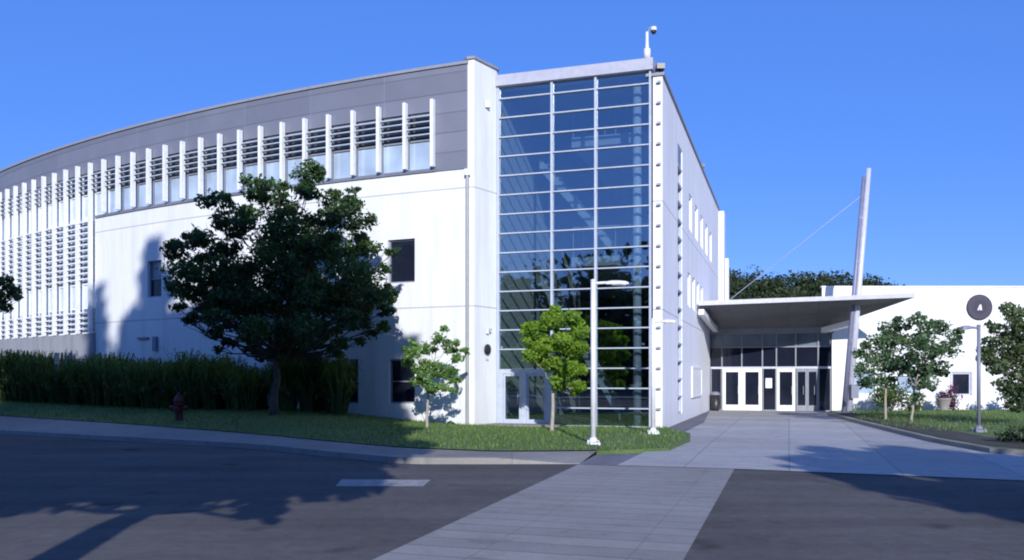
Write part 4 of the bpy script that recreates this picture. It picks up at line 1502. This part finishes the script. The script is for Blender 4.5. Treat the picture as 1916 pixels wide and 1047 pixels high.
for px, py, r0 in ((1885, 575, .3), (1905, 590, .45), (1860, 612, .3), (1895, 620, .5), (1930, 600, .6), (1850, 640, .34), (1880, 655, .5), (1915, 650, .6), (1950, 640, .7), (1840, 655, .24), (1865, 685, .42), (1900, 690, .55), (1940, 690, .7), (1880, 720, .4), (1915, 725, .55), (1850, 670, .28), (1900, 752, .42), (1945, 745, .6), (1980, 660, .7), (1835, 668, .16)):
    for s in (-1, 1):
        p = at(px, py, 27 + s * rng.uniform(.1, .9)); cl_.append((*p, r0 * .9))
tree('broadleaf_tree', 'dull green bushy tree cut by the right edge of the picture', (16.4, 27, .2), (16.4, 27, 1.3), .14, cl_, 6500, .135, L_RDARK, M_BARK, seed=15, stray=.2)
# branch of a tree just beyond the left edge
cl_ = []
for px, py, r0 in ((20, 545, .32), (5, 530, .34), (-10, 560, .4), (32, 555, .16), (8, 575, .24), (-40, 540, .6), (-60, 500, .7), (-80, 570, .7), (-110, 520, .8), (-100, 460, .7), (-150, 560, .8), (-70, 610, .5), (-140, 480, .8), (-120, 620, .5), (36, 540, .1)):
    for s in (-1, 1):
        p = at(px, py, 26.5 + s * rng.uniform(.0, .7)); cl_.append((*p, r0 * .9))
tree('maple_tree', 'dark tree reaching in from the left edge before the white louvres', (-17.2, 26.5, .5), (-17.2, 26.5, 2.2), .14, cl_, 5200, .16, L_MAPLE, M_BARK, seed=17)


def shrub(name, label, base, rx, ry, h, n, size, lm, seed, group=None, upright=False):
    rng = random.Random(seed)
    T = thing(name, label, 'shrub', base, group)
    st = MB(); fo = MB()
    b = Vector(base)
    for k in range(9):
        a = 2 * pi * k / 9 + rng.uniform(-.3, .3)
        e = b + Vector((cos(a) * rx * .6, sin(a) * ry * .6, h * rng.uniform(.5, .85)))
        st.tube([b - Vector((0, 0, .05)), b.lerp(e, .5) + Vector((0, 0, .08 * h)), e], [.018, .012, .005], 5, cap=False)
    for k in range(16):
        d = rand_unit(rng)
        c = b + Vector((d.x * rx * .65, d.y * ry * .65, h * (.45 + .38 * d.z)))
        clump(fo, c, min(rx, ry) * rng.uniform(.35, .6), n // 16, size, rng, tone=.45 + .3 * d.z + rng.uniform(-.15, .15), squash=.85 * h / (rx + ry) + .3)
    st.build('stems', M_BARK, T)
    fo.build('foliage', lm, T)
    return T


shrub('shrub', 'low green rounded shrub under the two slender trees by the low building', (16.9, 38.3, .13), 1.05, .8, 1.2, 1900, .11, L_SHRUB, 1)
shrub('shrub', 'small pale green shrub just right of the rounded one under the slender trees', (17.9, 38.0, .13), .45, .45, .75, 420, .10, L_SHRUB, 2)
shrub('shrub', 'purple leaved shrub beside the stone pot below the dark window', (20.15, 39.2, .15), .36, .36, 1.45, 520, .10, L_PURP, 3)
shrub('shrub', 'dark shrub at the foot of the bushy tree at the right edge', (22.3, 37.6, .2), 1.2, .8, 1.25, 1000, .13, L_RDARK, 4)
shrub('shrub', 'dark low shrub in the mulch bed beside the boulder at the right edge', (11.35, 19.2, .17), .5, .45, .45, 500, .08, L_RDARK, 5)
for k, (x, y, r0) in enumerate(((11.1, 22.2, .38), (12.0, 26.6, .4))):
    pass

pt_ = thing('stone_pot', 'round stone pot of plants in front of the low building wall', 'plant pot', (19.55, 38.9, .15))
m_ = MB(); m_.lathe([(.16, 0), (.19, .03), (.17, .08), (.26, .30), (.31, .50), (.33, .52), (.33, .57), (.27, .57), (.25, .5)], (19.55, 38.9, .15), 20); m_.build('pot', M_POT, pt_, smooth=True)
m_ = MB(); clump(m_, (19.55, 38.9, .85), .24, 160, .10, random.Random(3), tone=.3); m_.build('foliage', L_PURP, pt_)

# boulder
m_ = MB()
rng = random.Random(31)
c = Vector((11.75, 18.9, .38)); vs = []; fs = []
nu, nv = 14, 8
for j in range(nv + 1):
    for i in range(nu):
        th, ph = pi * j / nv, 2 * pi * i / nu
        d = Vector((sin(th) * cos(ph), sin(th) * sin(ph), cos(th)))
        k = 1 + .16 * sin(3 * d.x + 1) * cos(4 * d.y) + .07 * sin(9 * d.z + 5 * d.x)
        vs.append(c + Vector((d.x * .42 * k, d.y * .36 * k, d.z * .30 * k)))
for j in range(nv):
    for i in range(nu):
        fs.append((j * nu + i, j * nu + (i + 1) % nu, (j + 1) * nu + (i + 1) % nu, (j + 1) * nu + i))
m_.mesh(vs, fs)
tag(m_.build('boulder', M_ROCK, origin=(11.75, 18.9, .2), smooth=True), 'grey boulder in the mulch bed at the right edge', 'boulder')

# tall hedge of arching grasses along the bank
hd_ = thing('hedge', 'long dark hedge of tall grassy plants along the foot of the building', 'hedge', (-12.5, 29, .6))
m_ = MB()
rng = random.Random(41)


def grass_plant(mb, b, h, spread, n, rng, tone=.4, wide=.022):
    for _ in range(n):
        a = rng.random() * 2 * pi
        d = Vector((cos(a), sin(a), 0))
        s0 = Vector(b) + d * rng.uniform(0, .22)
        hh = h * rng.uniform(.45, 1.08)
        sp = spread * rng.random() ** .7
        side = Vector((-d.y, d.x, 0)) * wide * rng.uniform(.7, 1.4)
        p1 = s0 + d * sp * .35 + Vector((0, 0, hh * .62))
        p2 = s0 + d * sp * .85 + Vector((0, 0, hh * .93))
        p3 = s0 + d * sp * 1.6 + Vector((0, 0, hh * rng.uniform(.62, .98)))
        t = min(1, max(0, tone + rng.uniform(-.35, .35)))
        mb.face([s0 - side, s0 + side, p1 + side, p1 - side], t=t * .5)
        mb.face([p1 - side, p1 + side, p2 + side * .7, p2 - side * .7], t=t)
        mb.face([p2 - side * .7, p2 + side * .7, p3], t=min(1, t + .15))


hl = [(-24.5, 36.0, .9), (-18.6, 31.2, .82), (-15.2, 29.8, .72), (-12.6, 28.6, .65), (-9.6, 27.2, .60), (-8.0, 26.6, .6)]
seglen = [hypot(b[0] - a[0], b[1] - a[1]) for a, b in zip(hl[:-1], hl[1:])]
for (a, b), L_ in zip(zip(hl[:-1], hl[1:]), seglen):
    n = int(L_ / .38)
    for k in range(n):
        for row in (0, .55, 1.1):
            t = (k + rng.random()) / n
            p = [lerp(a[j], b[j], t) for j in range(3)]
            p[1] += row + rng.uniform(-.15, .15)
            p[2] += .03 * row
            hh = rng.uniform(1.35, 1.85) * (1 + .10 * sin(p[0] * 1.7) + .07 * sin(p[0] * 4.1 + 1))
            grass_plant(m_, p, hh, .62, 105, rng, tone=rng.uniform(.2, .7), wide=.016)
            clump(m_, (p[0], p[1], p[2] + .6), .6, 60, .12, rng, tone=.25)
            clump(m_, (p[0], p[1], p[2] + hh * .78), .42, 60, .10, rng, tone=.6, stray=.4)  # lighter tint near the top: light on the hedge put into leaf colour
m_.build('foliage', L_HEDGE, hd_)
for k, (x, y, z, h, lb) in enumerate(((-7.1, 27.0, .6, 1.75, 'dark arching grass plant behind the trunk of the large dark tree'), (-6.2, 27.2, .57, 1.9, 'dark arching grass plant between the large dark tree and the ground floor windows'),
                                      (-5.55, 26.6, .52, 1.7, 'dark arching grass plant at the right end of the row, before the ground floor window'))):
    gr = thing('grass_plant', lb, 'plant', (x, y, z), 'arching plants at the end of the hedge')
    m_ = MB()
    for q in range(4):
        grass_plant(m_, (x + rng.uniform(-.25, .25), y + rng.uniform(-.25, .25), z), h, .6, 130, rng, tone=.4)
    clump(m_, (x, y, z + .6), .5, 120, .15, rng, tone=.2)
    m_.build('foliage', L_HEDGE, gr)
# pale marker post standing in the hedge
mk = thing('marker_post', 'small pale marker post poking out of the hedge on the left', 'post', (-15.85, 30.0, .75))
m_ = MB(); m_.tube([(-15.85, 30.0, .7), (-15.85, 30.0, 2.15)], .03, 8); m_.build('post', M_GALV, mk)
m_ = MB(); m_.box(-15.93, -15.77, 29.9, 29.94, 2.1, 2.5); m_.build('plate', M_POST, mk)


# ------------------------------------------------------------------ trees on the near side of the street (they throw the shadows)
def ellip_clumps(c, rx, ry, rz, n, r0, rng, cone=False):
    out = []
    for _ in range(n):
        if cone:
            t = rng.random() ** .8
            rr = (1 - t) ** 0.9
            a = rng.random() * 2 * pi
            k = sqrt(rng.random())
            out.append((c[0] + cos(a) * rx * rr * k, c[1] + sin(a) * ry * rr * k, c[2] + rz * t, r0 * (.35 + .75 * rr)))
        else:
            d = rand_unit(rng); k = rng.random() ** .4
            out.append((c[0] + d.x * rx * k, c[1] + d.y * ry * k, c[2] + d.z * rz * k, r0 * rng.uniform(.7, 1.2)))
    return out




def shade_clumps(pts, ytree, rng, r0=.95):
    """crown lobes of a tree standing at depth ytree, spread over the patch of ground its crown shades"""
    out = []
    for x, y in pts:
        d = y - (ytree + rng.uniform(-1.6, 1.6))
        out.append((x + .09 * d, y - d, .384 * d, r0 * rng.uniform(.75, 1.15)))
    return out


def patch(x0, x1, ylow, yhigh, step, rng):
    out = []
    x = x0
    while x < x1:
        y = ylow(x) + .8
        while y < yhigh(x):
            out.append((x + rng.uniform(-.35, .35), y + rng.uniform(-.6, .6)))
            y += step * 1.9
        x += step
    return out


rng = random.Random(52)
pA = patch(-7.0, -2.35, lambda x: 12.6 if x > -4.6 else 11.4, lambda x: 37 if x < -5.2 else (33 if x < -4.3 else (26 if x < -2.9 else 21)), .85, rng)
cl_ = shade_clumps(pA, 0.3, rng)
cl_ += ellip_clumps((-5.6, 0.3, 11.2), 1.9, 2.2, 2.4, 26, 1.0, rng)
cl_ += [(-.9, .5, 6.7, .5), (-1.3, .5, 7.6, .7), (-1.2, .4, 9.0, .8), (-1.5, .5, 4.7, .42), (-2.2, .5, 3.95, .4), (-2.7, .5, 4.4, .5), (-1.9, .5, 3.6, .2), (-1.7, .5, 5.6, .5)]
tree('shade_tree', 'tall leafy tree left of the viewpoint shading the near road', (-3.3, .5, 0), (-3.5, .5, 4.2), .26, cl_, 23000, .40, L_MAPLE, M_BARK, seed=53, twigs=1)
pB = patch(-10.8, -6.6, lambda x: 11.8, lambda x: 41, .95, rng)
cl_ = shade_clumps(pB, -7, rng, 1.05)
cl_ += ellip_clumps((-6.6, -7, 15.0), 2.3, 2.0, 2.6, 24, 1.0, rng)
tree('shade_tree', 'leafy tree across the street shading the kerb and the dark tree', (-6.6, -7, .1), (-6.6, -7, 5.5), .3, cl_, 23000, .42, L_MAPLE, M_BARK, seed=56, twigs=1)
pC = patch(-17.5, -10.6, lambda x: 12.5 if x > -14 else 15, lambda x: 43 if x > -16.4 else 33, 1.0, rng)
cl_ = shade_clumps([p for p in pC if p[0] > -14], -17, rng, 1.1)
cl_ += ellip_clumps((-9.35, -17, 15.0), 3.4, 2.6, 10.9, 70, 1.2, rng, True)
tree('conifer_tree', 'tall pointed tree across the street shading the bank and white wall', (-9.2, -17, .1), (-9.3, -17, 8.0), .34, cl_, 25000, .45, L_RDARK, M_BARK, seed=54, twigs=1)
cl_ = shade_clumps([p for p in pC if p[0] <= -14], -17, rng, 1.0)
cl_ += ellip_clumps((-12.2, -17, 15.0), 1.9, 2.0, 10.2, 46, 1.0, rng, True)
tree('conifer_tree', 'narrow pointed tree farthest left shading the pavement and hedge', (-12.3, -17, .1), (-12.3, -17, 8.0), .3, cl_, 13000, .45, L_RDARK, M_BARK, seed=55, twigs=1)
cl_ = ellip_clumps((10.0, -4.0, 6.3), 3.5, 2.6, 2.1, 40, .95, rng)
tree('shade_tree', 'spreading tree right of the viewpoint shading the right hand road', (10.2, -4.2, 0), (10.2, -4.2, 3.8), .24, cl_, 13000, .42, L_MAPLE, M_BARK, seed=57, twigs=1)
